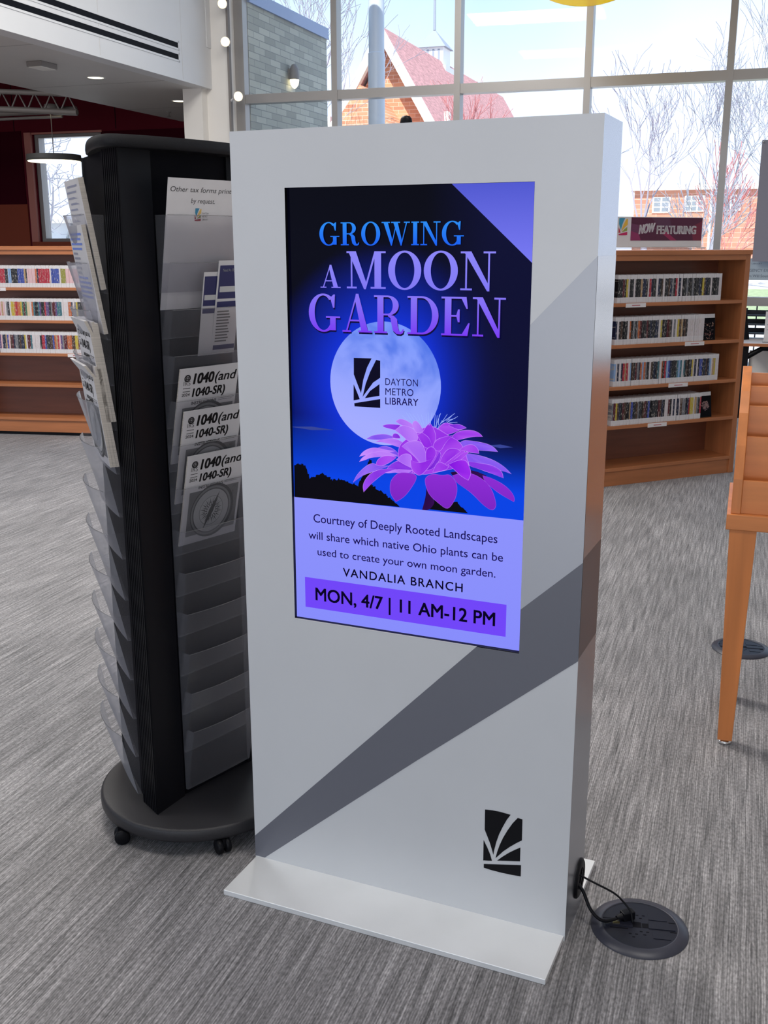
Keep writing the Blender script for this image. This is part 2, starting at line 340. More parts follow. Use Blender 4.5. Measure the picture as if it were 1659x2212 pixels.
_tc = {}
def text_geo(txt, bold=0.0, shear=0.0, space=1.0):
    k = (txt, bold, shear, space)
    if k in _tc: return _tc[k]
    cu = bpy.data.curves.new('lettering', 'FONT'); cu.body = txt; cu.offset = bold; cu.shear = shear; cu.space_character = space; cu.resolution_u = 4
    cu.dimensions = '2D'; cu.fill_mode = 'FRONT'
    o = bpy.data.objects.new('lettering', cu); COL.objects.link(o)
    dg = bpy.context.evaluated_depsgraph_get(); dg.update(); ev = o.evaluated_get(dg); me = ev.to_mesh()
    vs = [(v.co.x, v.co.y) for v in me.vertices]; fs = [list(p.vertices) for p in me.polygons]
    ev.to_mesh_clear(); bpy.data.objects.remove(o); bpy.data.curves.remove(cu)
    _tc[k] = (vs, fs); return vs, fs
CAP = max(y for x, y in text_geo('H')[0])
def put_text(mb, txt, x0, x1, y0, cap, m, T, col=None, bold=0.0, shear=0.0, space=1.0, z=0.0, slope=0.0):
    vs, fs = text_geo(txt, min(bold, 0.0), shear, space); a = min(v[0] for v in vs); b = max(v[0] for v in vs)
    kx = (x1 - x0) / (b - a); ky = cap / CAP
    pts = [(x0 + (x - a) * kx, y0 + y * ky + slope * (x - a) * kx, z) for x, y in vs]
    c = [col(p) for p in pts] if callable(col) else col
    mb.add(pts, fs, m, c, False, T)
    if bold > 0:            # heavier weight: the same letters laid a hair apart
        for dx, dy in ((1, .5), (-1, .5), (1, -.5), (-1, -.5)): mb.add([(x + dx * bold * cap, y + dy * bold * cap, z_) for x, y, z_ in pts], fs, m, c, False, T)
PETALS = [('l',[(0.4716,0.4999),(0.4865,0.5059),(0.5079,0.5051),(0.542,0.4963),(0.559,0.488),(0.5251,0.4889),(0.4909,0.4932)]),('m',[(0.4154,0.488),(0.4349,0.4922),(0.4652,0.4929),(0.4909,0.4921),(0.4738,0.4801),(0.4479,0.4825),(0.4219,0.4849)]),('p',[(0.6389,0.48),(0.6592,0.4987),(0.6797,0.505),(0.7004,0.5025),(0.7332,0.5015),(0.7618,0.4972),(0.7295,0.4882),(0.6928,0.48),(0.6558,0.4718)]),('m',[(0.6922,0.4999),(0.7249,0.5039),(0.7495,0.5011),(0.7639,0.4966),(0.7335,0.4905)]),('p',[(0.7093,0.4785),(0.7336,0.4883),(0.7701,0.4924),(0.7985,0.4914),(0.8188,0.4863),(0.8291,0.4801),(0.7828,0.4782),(0.7424,0.471),(0.6934,0.46)]),('v',[(0.3451,0.4554),(0.3694,0.4645),(0.4132,0.469),(0.4436,0.4687),(0.4696,0.4629),(0.435,0.4581),(0.3825,0.4547)]),('m',[(0.4566,0.4635),(0.4609,0.4717),(0.4738,0.4733),(0.4868,0.4693),(0.4911,0.4627),(0.4696,0.4618)]),('v',[(0.7305,0.4572),(0.7506,0.4691),(0.7831,0.4694),(0.8156,0.4675),(0.8478,0.4656),(0.8761,0.4591),(0.8905,0.4499),(0.8445,0.45),(0.8122,0.4508),(0.7635,0.4497)]),('l',[(0.3847,0.4502),(0.4088,0.457),(0.4653,0.4616),(0.4954,0.4561),(0.5169,0.4479),(0.5084,0.4384),(0.4783,0.4439),(0.4262,0.4508)]),('d',[(0.7036,0.3954),(0.7856,0.4062),(0.847,0.3958),(0.8435,0.3822),(0.7541,0.3685),(0.7121,0.389)]),('v',[(0.3956,0.4369),(0.4131,0.4415),(0.4393,0.4418),(0.4697,0.4356),(0.487,0.4237),(0.4393,0.4285)]),('l',[(0.3135,0.4135),(0.3293,0.4258),(0.3604,0.4353),(0.3956,0.4369),(0.4306,0.4338),(0.4697,0.4333),(0.4131,0.4227),(0.347,0.4197)]),('l',[(0.3134,0.4018),(0.3291,0.4142),(0.3691,0.4253),(0.4131,0.4296),(0.4567,0.4269),(0.487,0.4215),(0.435,0.4191),(0.3691,0.4149),(0.338,0.4064)]),('v',[(0.7357,0.4262),(0.7639,0.4409),(0.8005,0.4403),(0.8452,0.4357),(0.8856,0.4288),(0.922,0.4173),(0.9465,0.4041),(0.9145,0.4092),(0.8745,0.4105),(0.8139,0.412),(0.773,0.4145)]),('m',[(0.7768,0.4236),(0.8256,0.4215),(0.874,0.4194),(0.9106,0.4079),(0.9153,0.3937),(0.875,0.4006),(0.8262,0.4082),(0.7771,0.4136)]),('p',[(0.4783,0.4416),(0.5253,0.4664),(0.5843,0.489),(0.626,0.4974),(0.6888,0.4776),(0.7508,0.4625),(0.7771,0.4147),(0.6909,0.4015),(0.5861,0.3827),(0.4915,0.3918)]),('l',[(0.4695,0.48),(0.4909,0.4903),(0.5165,0.492),(0.5506,0.4854),(0.5656,0.4726),(0.5637,0.459),(0.5254,0.4573),(0.4996,0.4698)]),('l',[(0.542,0.4941),(0.5462,0.5021),(0.5588,0.5048),(0.5758,0.4954),(0.5865,0.4846),(0.5803,0.4799),(0.5592,0.4768)]),('p',[(0.5635,0.4725),(0.5845,0.4801),(0.6096,0.4833),(0.6266,0.4706),(0.6271,0.4482),(0.5977,0.4446),(0.5806,0.4574)]),('p',[(0.5845,0.479),(0.601,0.4942),(0.6155,0.5025),(0.6303,0.4909),(0.6433,0.4713),(0.6271,0.4482),(0.6141,0.4701)]),('p',[(0.739,0.4486),(0.7632,0.4586),(0.7915,0.462),(0.8121,0.4541),(0.8166,0.4432),(0.7801,0.4438)]),('p',[(0.6271,0.4482),(0.6393,0.4644),(0.6682,0.4723),(0.7093,0.4785),(0.6809,0.4617),(0.6607,0.4407),(0.6398,0.442)]),('m',[(0.4481,0.4012),(0.4914,0.4148),(0.5432,0.3989),(0.5433,0.3874),(0.4916,0.3872),(0.435,0.3913)]),('b',[(0.8749,0.3186),(0.8377,0.3301),(0.7959,0.3527),(0.7542,0.3663),(0.7291,0.374),(0.7121,0.389),(0.7531,0.3978),(0.7941,0.3976),(0.8434,0.3845),(0.8726,0.3658),(0.8879,0.342),(0.8906,0.3286)]),('b',[(0.9599,0.3438),(0.9174,0.3548),(0.8765,0.3683),(0.8435,0.3822),(0.8349,0.3952),(0.8754,0.3906),(0.9242,0.3775),(0.9528,0.3635),(0.9635,0.3507)]),('v',[(0.2857,0.3522),(0.3017,0.3707),(0.3333,0.3887),(0.369,0.4021),(0.3954,0.3964),(0.4481,0.3989),(0.413,0.3903),(0.3688,0.3811),(0.3241,0.3695)]),('m',[(0.3327,0.3322),(0.3275,0.3484),(0.3465,0.3683),(0.3777,0.3827),(0.4218,0.3907),(0.4742,0.3921),(0.4262,0.3816),(0.382,0.363)]),('l',[(0.4262,0.3816),(0.4742,0.3921),(0.5432,0.3932),(0.5261,0.3854),(0.4742,0.3851),(0.4437,0.3813)]),('p',[(0.3866,0.3983),(0.3933,0.4102),(0.4175,0.4194),(0.448,0.422),(0.4741,0.4186),(0.4524,0.4083),(0.413,0.3961)]),('p',[(0.6572,0.4135),(0.6693,0.4321),(0.6937,0.4489),(0.7267,0.4503),(0.7433,0.4444),(0.6945,0.422),(0.6781,0.4122)]),('p',[(0.6906,0.4128),(0.7152,0.423),(0.7596,0.4451),(0.776,0.4436),(0.748,0.4267),(0.7031,0.4112)]),('m',[(0.6029,0.3949),(0.6279,0.4098),(0.6565,0.4405),(0.6651,0.4319),(0.6407,0.4036)]),('l',[(0.4998,0.4449),(0.5254,0.4573),(0.5594,0.461),(0.5806,0.4574),(0.5935,0.4445),(0.6022,0.429),(0.6004,0.413),(0.5771,0.4097),(0.5514,0.4267)]),('p',[(0.6001,0.4289),(0.602,0.4426),(0.6228,0.4514),(0.644,0.4422),(0.6401,0.4262),(0.6025,0.4131)]),('l',[(0.4763,0.4141),(0.4999,0.4266),(0.5257,0.4301),(0.5429,0.424),(0.5389,0.3987),(0.513,0.4043)]),('d',[(0.5874,0.3053),(0.6039,0.3376),(0.6035,0.3606),(0.6206,0.3569),(0.6252,0.3365),(0.6424,0.3259),(0.6173,0.3059)]),('b',[(0.4745,0.3176),(0.4503,0.3338),(0.4481,0.3548),(0.4568,0.3692),(0.4829,0.3844),(0.5261,0.3866),(0.5605,0.3837),(0.5606,0.3722),(0.5394,0.3526),(0.5093,0.33)]),('b',[(0.6914,0.3114),(0.6552,0.3243),(0.6166,0.3406),(0.6014,0.3605),(0.5968,0.3786),(0.6283,0.3894),(0.6704,0.3869),(0.6995,0.3918),(0.7206,0.3804),(0.7314,0.3674),(0.73,0.3468),(0.714,0.3253)]),('p',[(0.5389,0.3987),(0.5365,0.4169),(0.5601,0.4111),(0.5856,0.4123),(0.6193,0.4207),(0.638,0.4273),(0.6112,0.4022),(0.5776,0.3811),(0.5519,0.3878)]),('q',[(0.6947,0.413),(0.7194,0.4209),(0.748,0.4267),(0.7686,0.4244),(0.7813,0.4104),(0.788,0.3973),(0.7763,0.3821),(0.7451,0.3907),(0.7157,0.405)]),('p',[(0.6304,0.3929),(0.6446,0.4129),(0.6613,0.4182),(0.6949,0.4085),(0.6867,0.4013),(0.6493,0.395)])]
FIL = [[(0.5249,0.5024),(0.4993,0.5149)],[(0.5419,0.5031),(0.5163,0.5222)],[(0.5503,0.5056),(0.529,0.5216)],[(0.5672,0.504),(0.5459,0.5189)],[(0.5842,0.4957),(0.5649,0.5195)],[(0.5926,0.4961),(0.5796,0.5201)],[(0.6009,0.4986),(0.6005,0.5208)],[(0.6135,0.4969),(0.6088,0.5256)],[(0.6177,0.4993),(0.6254,0.5262)],[(0.6345,0.4932),(0.638,0.5222)],[(0.6386,0.4934),(0.6606,0.5252)],[(0.651,0.4983),(0.6545,0.5228)],[(0.6633,0.5032),(0.6874,0.524)],[(0.6673,0.5056),(0.7181,0.5269)],[(0.6838,0.5084),(0.712,0.5249)],[(0.6879,0.5064),(0.7305,0.5208)],[(0.6962,0.5056),(0.7289,0.508)],[(0.6919,0.511),(0.7204,0.5164)],[(0.647,0.4893),(0.6672,0.51)],[(0.6428,0.4936),(0.6463,0.5203)]]
HILL = [(0.0123,0.3028),(0.0144,0.3795),(0.0443,0.3827),(0.0687,0.3767),(0.0853,0.3504),(0.1136,0.3573),(0.1418,0.3659),(0.1693,0.3583),(0.1898,0.3504),(0.2312,0.3561),(0.2787,0.3479),(0.3058,0.3422),(0.3263,0.368),(0.3534,0.4045),(0.3667,0.4051),(0.3663,0.3489),(0.3929,0.3397),(0.4327,0.3278),(0.4591,0.3169),(0.4887,0.3055)]
HILL2 = [(0.5927,0.307),(0.6147,0.3274),(0.653,0.3261),(0.6911,0.3179),(0.7222,0.33),(0.7538,0.3181),(0.7759,0.3073)]
MOON = (0.4226,0.5808,0.2356,0.1365)
TXT = {'GROWING': (0.1517,0.8781,0.7423,0.8776,0.0479),'A': (0.153,0.7871,0.2406,0.7872,0.0478),'MOON': (0.2671,0.786,0.8663,0.7876,0.0785),'GARDEN': (0.0992,0.691,0.9083,0.6941,0.0804),'L1': (0.1027,0.2478,0.9005,0.2475,0.0199),'L2': (0.0783,0.2062,0.9251,0.2083,0.0187),'L3': (0.119,0.1678,0.8964,0.169,0.018),'L4': (0.2365,0.1244,0.7624,0.1251,0.0198),'L5': (0.1066,0.0549,0.8989,0.0562,0.0307),'D1': (0.4295,0.5798,0.566,0.5812,0.015),'D2': (0.4295,0.558,0.5475,0.5595,0.0151),'D3': (0.4295,0.5372,0.5679,0.5386,0.0151)}
TRI = [(0.6898,0.9994),(0.9992,1.0),(0.9994,0.8437)]
WHITE = [(0.0161,0.303),(0.9946,0.3045)]
BAR = [(0.0575,0.109),(0.9445,0.1094),(0.9449,0.0332),(0.0557,0.0345)]
LOGO_S = [[(0.2915,0.6358),(0.3685,0.6363),(0.3488,0.6159),(0.3322,0.5886),(0.322,0.558),(0.309,0.5745),(0.291,0.5992)],[(0.3878,0.6335),(0.4052,0.6319),(0.4051,0.5947),(0.3746,0.5832),(0.3285,0.5497),(0.3419,0.5788),(0.3617,0.6062)],[(0.2899,0.5773),(0.3036,0.5608),(0.3165,0.5442),(0.2893,0.5406)],[(0.4018,0.5806),(0.4017,0.5545),(0.3383,0.5473),(0.3614,0.5643)],[(0.2919,0.5345),(0.4049,0.5475),(0.4049,0.5276),(0.2931,0.5274)]]
LOGO_F = [[(0.6774,0.3204),(0.6964,0.3225),(0.7133,0.3231),(0.7302,0.3222),(0.7445,0.3211),(0.7358,0.3065),(0.726,0.2847),(0.7162,0.2599),(0.709,0.2342),(0.7043,0.2104),(0.7024,0.1971),(0.6991,0.2091),(0.6933,0.2274),(0.6863,0.244),(0.678,0.2634)],[(0.7629,0.3168),(0.7751,0.3157),(0.7756,0.257),(0.7609,0.2452),(0.7444,0.2305),(0.7279,0.2136),(0.7152,0.1976),(0.7085,0.1895),(0.7123,0.2082),(0.7183,0.2295),(0.7269,0.2528),(0.738,0.2765),(0.7503,0.2989)],[(0.6757,0.2336),(0.6857,0.2149),(0.6941,0.1964),(0.6995,0.1796),(0.6762,0.1747)],[(0.7724,0.2362),(0.7726,0.197),(0.7129,0.1838),(0.7257,0.1975),(0.7423,0.2131),(0.7575,0.2254)],[(0.6779,0.1651),(0.7758,0.1869),(0.7758,0.1548),(0.7531,0.153),(0.7269,0.1521),(0.7004,0.1524),(0.678,0.1541)]]
LIGHT = [(0.7541,1.5296),(0.8927,1.6743),(0.8874,0.9904),(0.7517,0.8636)]
DARK = [(0.002,0.081),(0.645,0.7533),(0.7517,0.8636),(0.8874,0.9904),(0.8908,0.7552),(0.4904,0.4159),(0.0305,0.0169)]
LEFTLINE = [(0.0138,0.8167),(0.1478,0.9163)]
SCRRECT = [(0.144,1.8292),(0.7531,1.8304),(0.7481,0.7553),(0.1467,0.7549)]
# ------------------------------------------------------------------ serif capitals for the headline
def g_rect(a, b, c, d): return [(a, b), (c, b), (c, d), (a, d)]
def g_ring(cx, cy, rx, ry, tx, ty, a0, a1, n=28):
    q = []
    for i in range(n):
        t0 = math.radians(a0 + (a1 - a0) * i / n); t1 = math.radians(a0 + (a1 - a0) * (i + 1) / n)
        o = lambda t: (cx + rx * math.cos(t), cy + ry * math.sin(t)); k = lambda t: (cx + (rx - tx) * math.cos(t), cy + (ry - ty) * math.sin(t))
        q.append([o(t0), o(t1), k(t1), k(t0)])
    return q
SH = 0.048
def g_sb(a, b): return g_rect(a, 0, b, SH)
def g_st(a, b): return g_rect(a, 1 - SH, b, 1)
GL = {
 'I': (.36, [g_rect(.085, 0, .275, 1), g_sb(0, .36), g_st(0, .36)]),
 'N': (.92, [g_rect(.13, 0, .175, .95), g_sb(0, .31), g_st(0, .2), [(.06, 1), (.28, 1), (.77, .1), (.77, -.02), (.71, -.02), (.13, .93)], g_rect(.725, 0, .77, 1), g_st(.60, .92)]),
 'M': (1.12, [g_rect(.12, 0, .165, .95), g_sb(0, .29), g_st(0, .2), [(.05, 1), (.27, 1), (.57, .14), (.50, -.02)], [(.50, -.02), (.55, -.02), (.86, 1), (.80, 1)], g_rect(.80, 0, .99, 1), g_sb(.69, 1.12), g_st(.82, 1.12)]),
 'O': (.92, g_ring(.46, .5, .46, .52, .19, .05, 0, 360, 44)),
 'G': (1.0, g_ring(.47, .5, .47, .52, .19, .05, 48, 322, 40) + [g_rect(.68, .03, .86, .40), g_rect(.55, .365, 1.0, .41), [(.78, .64), (.825, .64), (.845, 1.0), (.80, 1.0), (.69, .91)]]),
 'R': (.94, [g_rect(.1, 0, .29, 1), g_sb(0, .40), g_st(0, .3), g_rect(.29, .955, .42, 1), g_rect(.29, .475, .45, .52)] + g_ring(.42, .738, .33, .262, .18, .045, -90, 90, 20)
        + [[(.44, .50), (.60, .47), (.70, .38), (.72, .2), (.76, .07), (.82, .05), (.87, .12), (.91, .12), (.88, .02), (.8, -.02), (.68, -.01), (.57, .08), (.53, .25), (.5, .4), (.42, .46)]]),
 'D': (.93, [g_rect(.1, 0, .29, 1), g_sb(0, .43), g_st(0, .43)] + g_ring(.42, .5, .5, .5, .19, .048, -90, 90, 26)),
 'E': (.83, [g_rect(.1, 0, .29, 1), g_st(0, .72), g_sb(0, .76), g_rect(.29, .49, .52, .535), [(.72, 1), (.76, .70), (.72, .70), (.58, .955), (.58, 1)], [(.76, 0), (.82, .33), (.78, .33), (.60, .045), (.60, 0)], [(.48, .35), (.53, .35), (.53, .68), (.48, .68), (.43, .515)]]),
 'A': (.92, [[(.10, 0), (.15, 0), (.47, 1.0), (.43, 1.0)], [(.60, 0), (.81, 0), (.51, 1.03), (.43, 1.03), (.40, .88)], g_rect(.22, .29, .68, .335), g_sb(0, .27), g_sb(.50, .92)]),
 'W': (1.34, [[(.08, 1), (.29, 1), (.52, .2), (.45, -.02)], [(.45, -.02), (.49, -.02), (.74, .98), (.70, .98)], [(.55, 1), (.76, 1), (.97, .2), (.91, -.02)], [(.91, -.02), (.95, -.02), (1.22, 1), (1.17, 1)], g_st(0, .40), g_st(.46, .88), g_st(1.06, 1.34)]),
}
def serif_word(word, gap=0.07):
    x = 0; out = []
    for ch in word:
        w, polys = GL[ch]; out += [[(x + a, b) for a, b in p] for p in polys]; x += w + gap
    return out, x - gap

# ------------------------------------------------------------------ digital sign kiosk
KW, KH, KD = 0.895, 1.961, 0.188
SX0, SX1, SZ0, SZ1 = 0.1455, 0.7525, 0.755, 1.830
kiosk = thing('sign_kiosk', 'tall silver display kiosk with a lit moon garden poster on its screen', 'kiosk', (0, 0, 0))
k = MB()
sv = M['silver']
k.add([(0, 0, 0), (KW, 0, 0), (KW, 0, KH), (0, 0, KH), (SX0, 0, SZ0), (SX1, 0, SZ0), (SX1, 0, SZ1), (SX0, 0, SZ1)],
      [(0, 1, 5, 4), (1, 2, 6, 5), (2, 3, 7, 6), (3, 0, 4, 7)], sv)
k.add([(0, 0, 0), (0, 0, KH), (0, KD, KH), (0, KD, 0)], [(0, 1, 2, 3)], sv)
k.add([(KW, 0, 0), (KW, KD, 0), (KW, KD, KH), (KW, 0, KH)], [(0, 1, 2, 3)], M['silver_side_shaded'])
k.add([(0, 0, KH), (KW, 0, KH), (KW, KD, KH), (0, KD, KH)], [(0, 1, 2, 3)], sv)
k.add([(0, KD, 0), (0, KD, KH), (KW, KD, KH), (KW, KD, 0)], [(0, 1, 2, 3)], sv)
D_ = 0.012
k.add([(SX0, 0, SZ0), (SX1, 0, SZ0), (SX1, 0, SZ1), (SX0, 0, SZ1), (SX0, D_ + .003, SZ0), (SX1, D_ + .003, SZ0), (SX1, D_ + .003, SZ1), (SX0, D_ + .003, SZ1)],
      [(0, 4, 5, 1), (1, 5, 6, 2), (2, 6, 7, 3), (3, 7, 4, 0)], M['black'])
e_ = 0.0006
def face_poly(pts, m): k.poly([(x, -e_, z) for x, z in pts], m)
face_poly([(.7525, 1.5279), (KW, 1.6765), (KW, 0.9975), (.7525, 0.8645)], M['film_light'])
face_poly([(0, .079), (.6466, SZ0), (SX1, SZ0), (SX1, .8645), (KW, .9975), (KW, .757), (.4904, .4159), (.0305, .0169), (0, .0169)], M['film_dark'])
face_poly([(SX0, SZ0 - .0018), (SX1, SZ0 - .0018), (SX1, SZ0), (SX0, SZ0)], M['label_white'])  # white strip painted for light caught on the opening's lower edge
for pl in LOGO_F: face_poly(pl, M['black'])
sx_ = KW + 0.0006
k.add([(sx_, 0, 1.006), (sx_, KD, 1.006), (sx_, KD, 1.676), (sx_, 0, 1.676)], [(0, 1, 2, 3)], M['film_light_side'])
k.add([(sx_, 0, .762), (sx_, KD, .762), (sx_, KD, 1.006), (sx_, 0, 1.006)], [(0, 1, 2, 3)], M['film_dark_side_shaded'])
k.build('cabinet', kiosk)
pb = MB(); pb.box((0.003, -0.1757, 0.0005), (0.892, 0.359, 0.0154), M['plate'])
pb.build('base_plate', kiosk, bevel=0.0012)
gr = MB(); TG = frame((KW + 0.0012, 0.127, 0.104), (0, 1, 0), (0, 0, 1), (1, 0, 0))
gr.lathe([(0.030, 0.006), (0.047, 0.006), (0.052, 0.002), (0.052, -0.001)], M['black'], 36, TG); gr.disc(0.031, 0.0005, M['black_matt'], 36, TG)
gr.build('cable_grommet', kiosk)
dm = MB(); TD = Matrix.Translation((0.414, 0.100, KH))
dm.lathe([(0.0145, 0.0), (0.0145, 0.012), (0.013, 0.020), (0.009, 0.0255), (0.0, 0.0275)], M['black'], 24, TD); dm.build('antenna_dome', kiosk)

# the lit screen and its picture
PX0, PX1, PZ0, PZ1 = 0.1390, 0.7489, 0.7504, 1.8306
PW, PH = PX1 - PX0, PZ1 - PZ0
sc_ = MB(); SM = M['screen']
TS = frame((PX0, D_, PZ0), (PW, 0, 0), (0, 0, PH), (0, -1, 0))
lay = [0]
def L(): lay[0] += 1; return lay[0] * 0.00003
def hexc(h): return lin(h)
def mixc(a, b, t): t = max(0, min(1, t)); return tuple(x * (1 - t) + y * t for x, y in zip(a, b))
def flat(pts, col, z=None):
    z = L() if z is None else z
    c = [col(p) for p in pts] if callable(col) else col
    sc_.poly([(x, y, z) for x, y in pts], SM, c, TS)
MX, MY, MRX, MRY = MOON
def sky(p):
    x, y = p
    c = mixc(hexc('03030f'), hexc('06071f'), (1 - y) * 1.4)
    d = math.hypot((x - MX) / 1.0, (y - MY) / .58)
    c = mixc(c, hexc('1236e8'), max(0, 1 - (d - .20) / .33) ** 1.5 * .95)
    lo = max(0, min(1, (0.50 - y) / .14)); edge = 1 - .35 * max(0, min(1, (x - .55) / .4)) * max(0, min(1, (y - .36) / .12))
    c = mixc(c, hexc('0a46ea'), lo * edge * .95)
    if x > .6 and y > .40: c = mixc(c, hexc('0a0c34'), min(1, (x - .6) / .25) * min(1, (y - .40) / .08) * .85)
    return c
gx, gy = 36, 60; vs = []; cs = []
for j in range(gy + 1):
    for i in range(gx + 1):
        q = (i / gx, 0.29 + 0.71 * j / gy); vs.append((q[0], q[1], 0.00003)); cs.append(sky(q))
sc_.add(vs, [(j * (gx + 1) + i, j * (gx + 1) + i + 1, (j + 1) * (gx + 1) + i + 1, (j + 1) * (gx + 1) + i) for j in range(gy) for i in range(gx)], SM, cs, False, TS)
lay[0] = 2
flat([(0, 0), (1, 0), (1, .3042), (0, .3038)], lambda p: mixc(hexc('8388fb'), hexc('9aa0fd'), (1 - abs(p[0] - .5) * 1.4) * .6 + p[1] * .8))
flat([(.6898, 1), (1, 1), (1, .8430)], lambda p: mixc(hexc('5058cf'), hexc('7a7bf6'), (1 - p[1]) * 6))
# moon
from mathutils import noise as mnoise
def moonc(p):
    x = (p[0] - MX) / MRX; y = (p[1] - MY) / MRY
    c = mixc(hexc('a4acff'), hexc('6c93fb'), max(0, .45 * (y + .5) + .12 * x + .12))
    nn = mnoise.fractal(Vector((x * 1.9 + 3.1, y * 1.9 + 1.7, 0.3)), 0.8, 2.1, 5)
    w = max(0, min(1, (y * .75 + x * .35 + .28) * 1.2))
    return mixc(c, hexc('3b68e2'), max(0, min(1, nn * 1.6 + .25)) * w * .75)
zl = L(); vs = [(MX, MY, zl)]; cs = [moonc((MX, MY))]; N1, N2 = 22, 72
for j in range(1, N1 + 1):
    for i in range(N2):
        a = 2 * PI * i / N2; q = (MX + MRX * j / N1 * math.cos(a), MY + MRY * j / N1 * math.sin(a)); vs.append((q[0], q[1], zl)); cs.append(moonc(q))
fs = [(0, 1 + i, 1 + (i + 1) % N2) for i in range(N2)]
for j in range(N1 - 1):
    o = 1 + j * N2; fs += [(o + i, o + N2 + i, o + N2 + (i + 1) % N2, o + (i + 1) % N2) for i in range(N2)]
sc_.add(vs, fs, SM, cs, False, TS)
cl = hexc('5a6cc8')
for cx_, cy_, w_ in ((.10, .470, .10), (.90, .462, .05)):
    flat([(cx_ - w_, cy_), (cx_, cy_ + .004), (cx_ + w_, cy_), (cx_, cy_ - .004)], mixc(hexc('0a1a70'), cl, .35))
for h_ in (HILL, HILL2):
    q = []; rh = random.Random(4)
    for i in range(len(h_)):
        a, b = h_[i], h_[(i + 1) % len(h_)]; n_ = 1 if i in (0, len(h_) - 1) else 7
        for j in range(n_): q.append((a[0] + (b[0] - a[0]) * j / n_ + (rh.uniform(-.003, .003) if j else 0), a[1] + (b[1] - a[1]) * j / n_ + (rh.uniform(-.001, .005) if j else 0)))
    flat(q, hexc('0b0a12'))
for pl in LOGO_S: flat(pl, hexc('0a0822'))
PC = {'l': ('cb90ff', 'a560f2'), 'p': ('bb5cf6', '9028e4'), 'q': ('b03af4', '8614e2'), 'm': ('9a48f2', '7822d6'), 'v': ('986cf6', '6a34e8'), 'b': ('7a16b8', '5a1296'), 'd': ('3e0c5c', '22083c')}
FCX, FCY = 0.62, 0.43
def petal_loop(pts, it=2):
    for k_ in range(it):
        q = []; n_ = len(pts)
        for i in range(n_):
            a, b, c = pts[i - 1], pts[i], pts[(i + 1) % n_]
            u = Vector((a[0] - b[0], (a[1] - b[1]) * 1.77)); v = Vector((c[0] - b[0], (c[1] - b[1]) * 1.77))
            if u.length > 1e-6 and v.length > 1e-6 and u.angle(v) < 1.72: q.append(b)
            else: q += [(b[0] * .75 + a[0] * .25, b[1] * .75 + a[1] * .25), (b[0] * .75 + c[0] * .25, b[1] * .75 + c[1] * .25)]
        pts = q
    return pts
for kd, pts in PETALS:
    a, b = hexc(PC[kd][0]), hexc(PC[kd][1]); q = petal_loop(pts, 2)
    mx_ = sum(p[0] for p in q) / len(q); my_ = sum(p[1] for p in q) / len(q)
    rim = hexc('cf98ff') if kd in 'lpqmv' else (hexc('a45ae6') if kd == 'b' else b)
    gro = lambda p, w: (p[0] + (p[0] - mx_) / max(1e-4, math.hypot(p[0] - mx_, (p[1] - my_) * 1.77)) * w, p[1] + (p[1] - my_) / max(1e-4, math.hypot(p[0] - mx_, (p[1] - my_) * 1.77)) * w)
    flat([gro(p, .0013) for p in q], rim)
    if kd == 'b': flat(q, lambda p: mixc(hexc('9430dc'), hexc('5c14a4'), (FCY - p[1]) * 4.5))
    else: flat(q, lambda p: mixc(b, a, math.hypot((p[0] - FCX), (p[1] - FCY) * 1.77) * 2.6 + .25 * math.sin(p[0] * 60)))
for a, b in FIL:
    dx, dy = b[0] - a[0], (b[1] - a[1]) * 1.77; n_ = math.hypot(dx, dy); nx, ny = -dy / n_ * .0012, dx / n_ * .0012 / 1.77
    flat([(a[0] - nx, a[1] - ny), (a[0] + nx, a[1] + ny), (b[0] + nx * .6, b[1] + ny * .6), (b[0] - nx * .6, b[1] - ny * .6)], hexc('9fb4ff'))
def serif_line(word, key, c0, c1, shadow=None):
    x0, y0, x1, y1, cap = TXT[key]; polys, w = serif_word(word); y0 = (y0 + y1) / 2; z = L(); z2 = L()
    for pl in polys:
        q = [(x0 + a * (x1 - x0) / w, y0 + b * cap) for a, b in pl]
        if shadow: sc_.poly([(a + .003, b - .0035, z) for a, b in q], SM, shadow, TS)
        sc_.poly([(a, b, z2) for a, b in q], SM, [mixc(c1, c0, (b - y0) / cap) for a, b in q], TS)
serif_line('GROWING', 'GROWING', hexc('2a8cf4'), hexc('1a60f2'))
serif_line('A', 'A', hexc('8a84f6'), hexc('8478f6'))
serif_line('MOON', 'MOON', hexc('8c86f8'), hexc('8078f4'))
serif_line('GARDEN', 'GARDEN', hexc('8676f6'), hexc('7a3cf4'), hexc('0a0838'))
bx0, by0 = BAR[3]; bx1, by1 = BAR[1]
flat([(.0565, .0338), (.9447, .0338), (.9447, .1092), (.0565, .1092)], hexc('7146f8'))
ink = hexc('150b52'); ink2 = hexc('0a0524')
def sl(key, txt, bold, c, space=1.0):
    x0, y0, x1, y1, cap = TXT[key]; put_text(sc_, txt, x0, x1, y0, cap, SM, TS, c, bold, 0, space, L(), (y1 - y0) / (x1 - x0) * .5)
sl('L1', 'Courtney of Deeply Rooted Landscapes', 0.008, ink); sl('L2', 'will share which native Ohio plants can be', 0.008, ink)
sl('L3', 'used to create your own moon garden.', 0.008, ink); sl('L4', 'VANDALIA BRANCH', 0.028, ink2, 1.15)
sl('L5', 'MON, 4/7 | 11 AM-12 PM', 0.045, ink2)
sl('D1', 'DAYTON', 0.002, ink, 1.05); sl('D2', 'METRO', 0.002, ink, 1.05); sl('D3', 'LIBRARY', 0.02, ink, 1.05)
sc_.build('screen', kiosk)

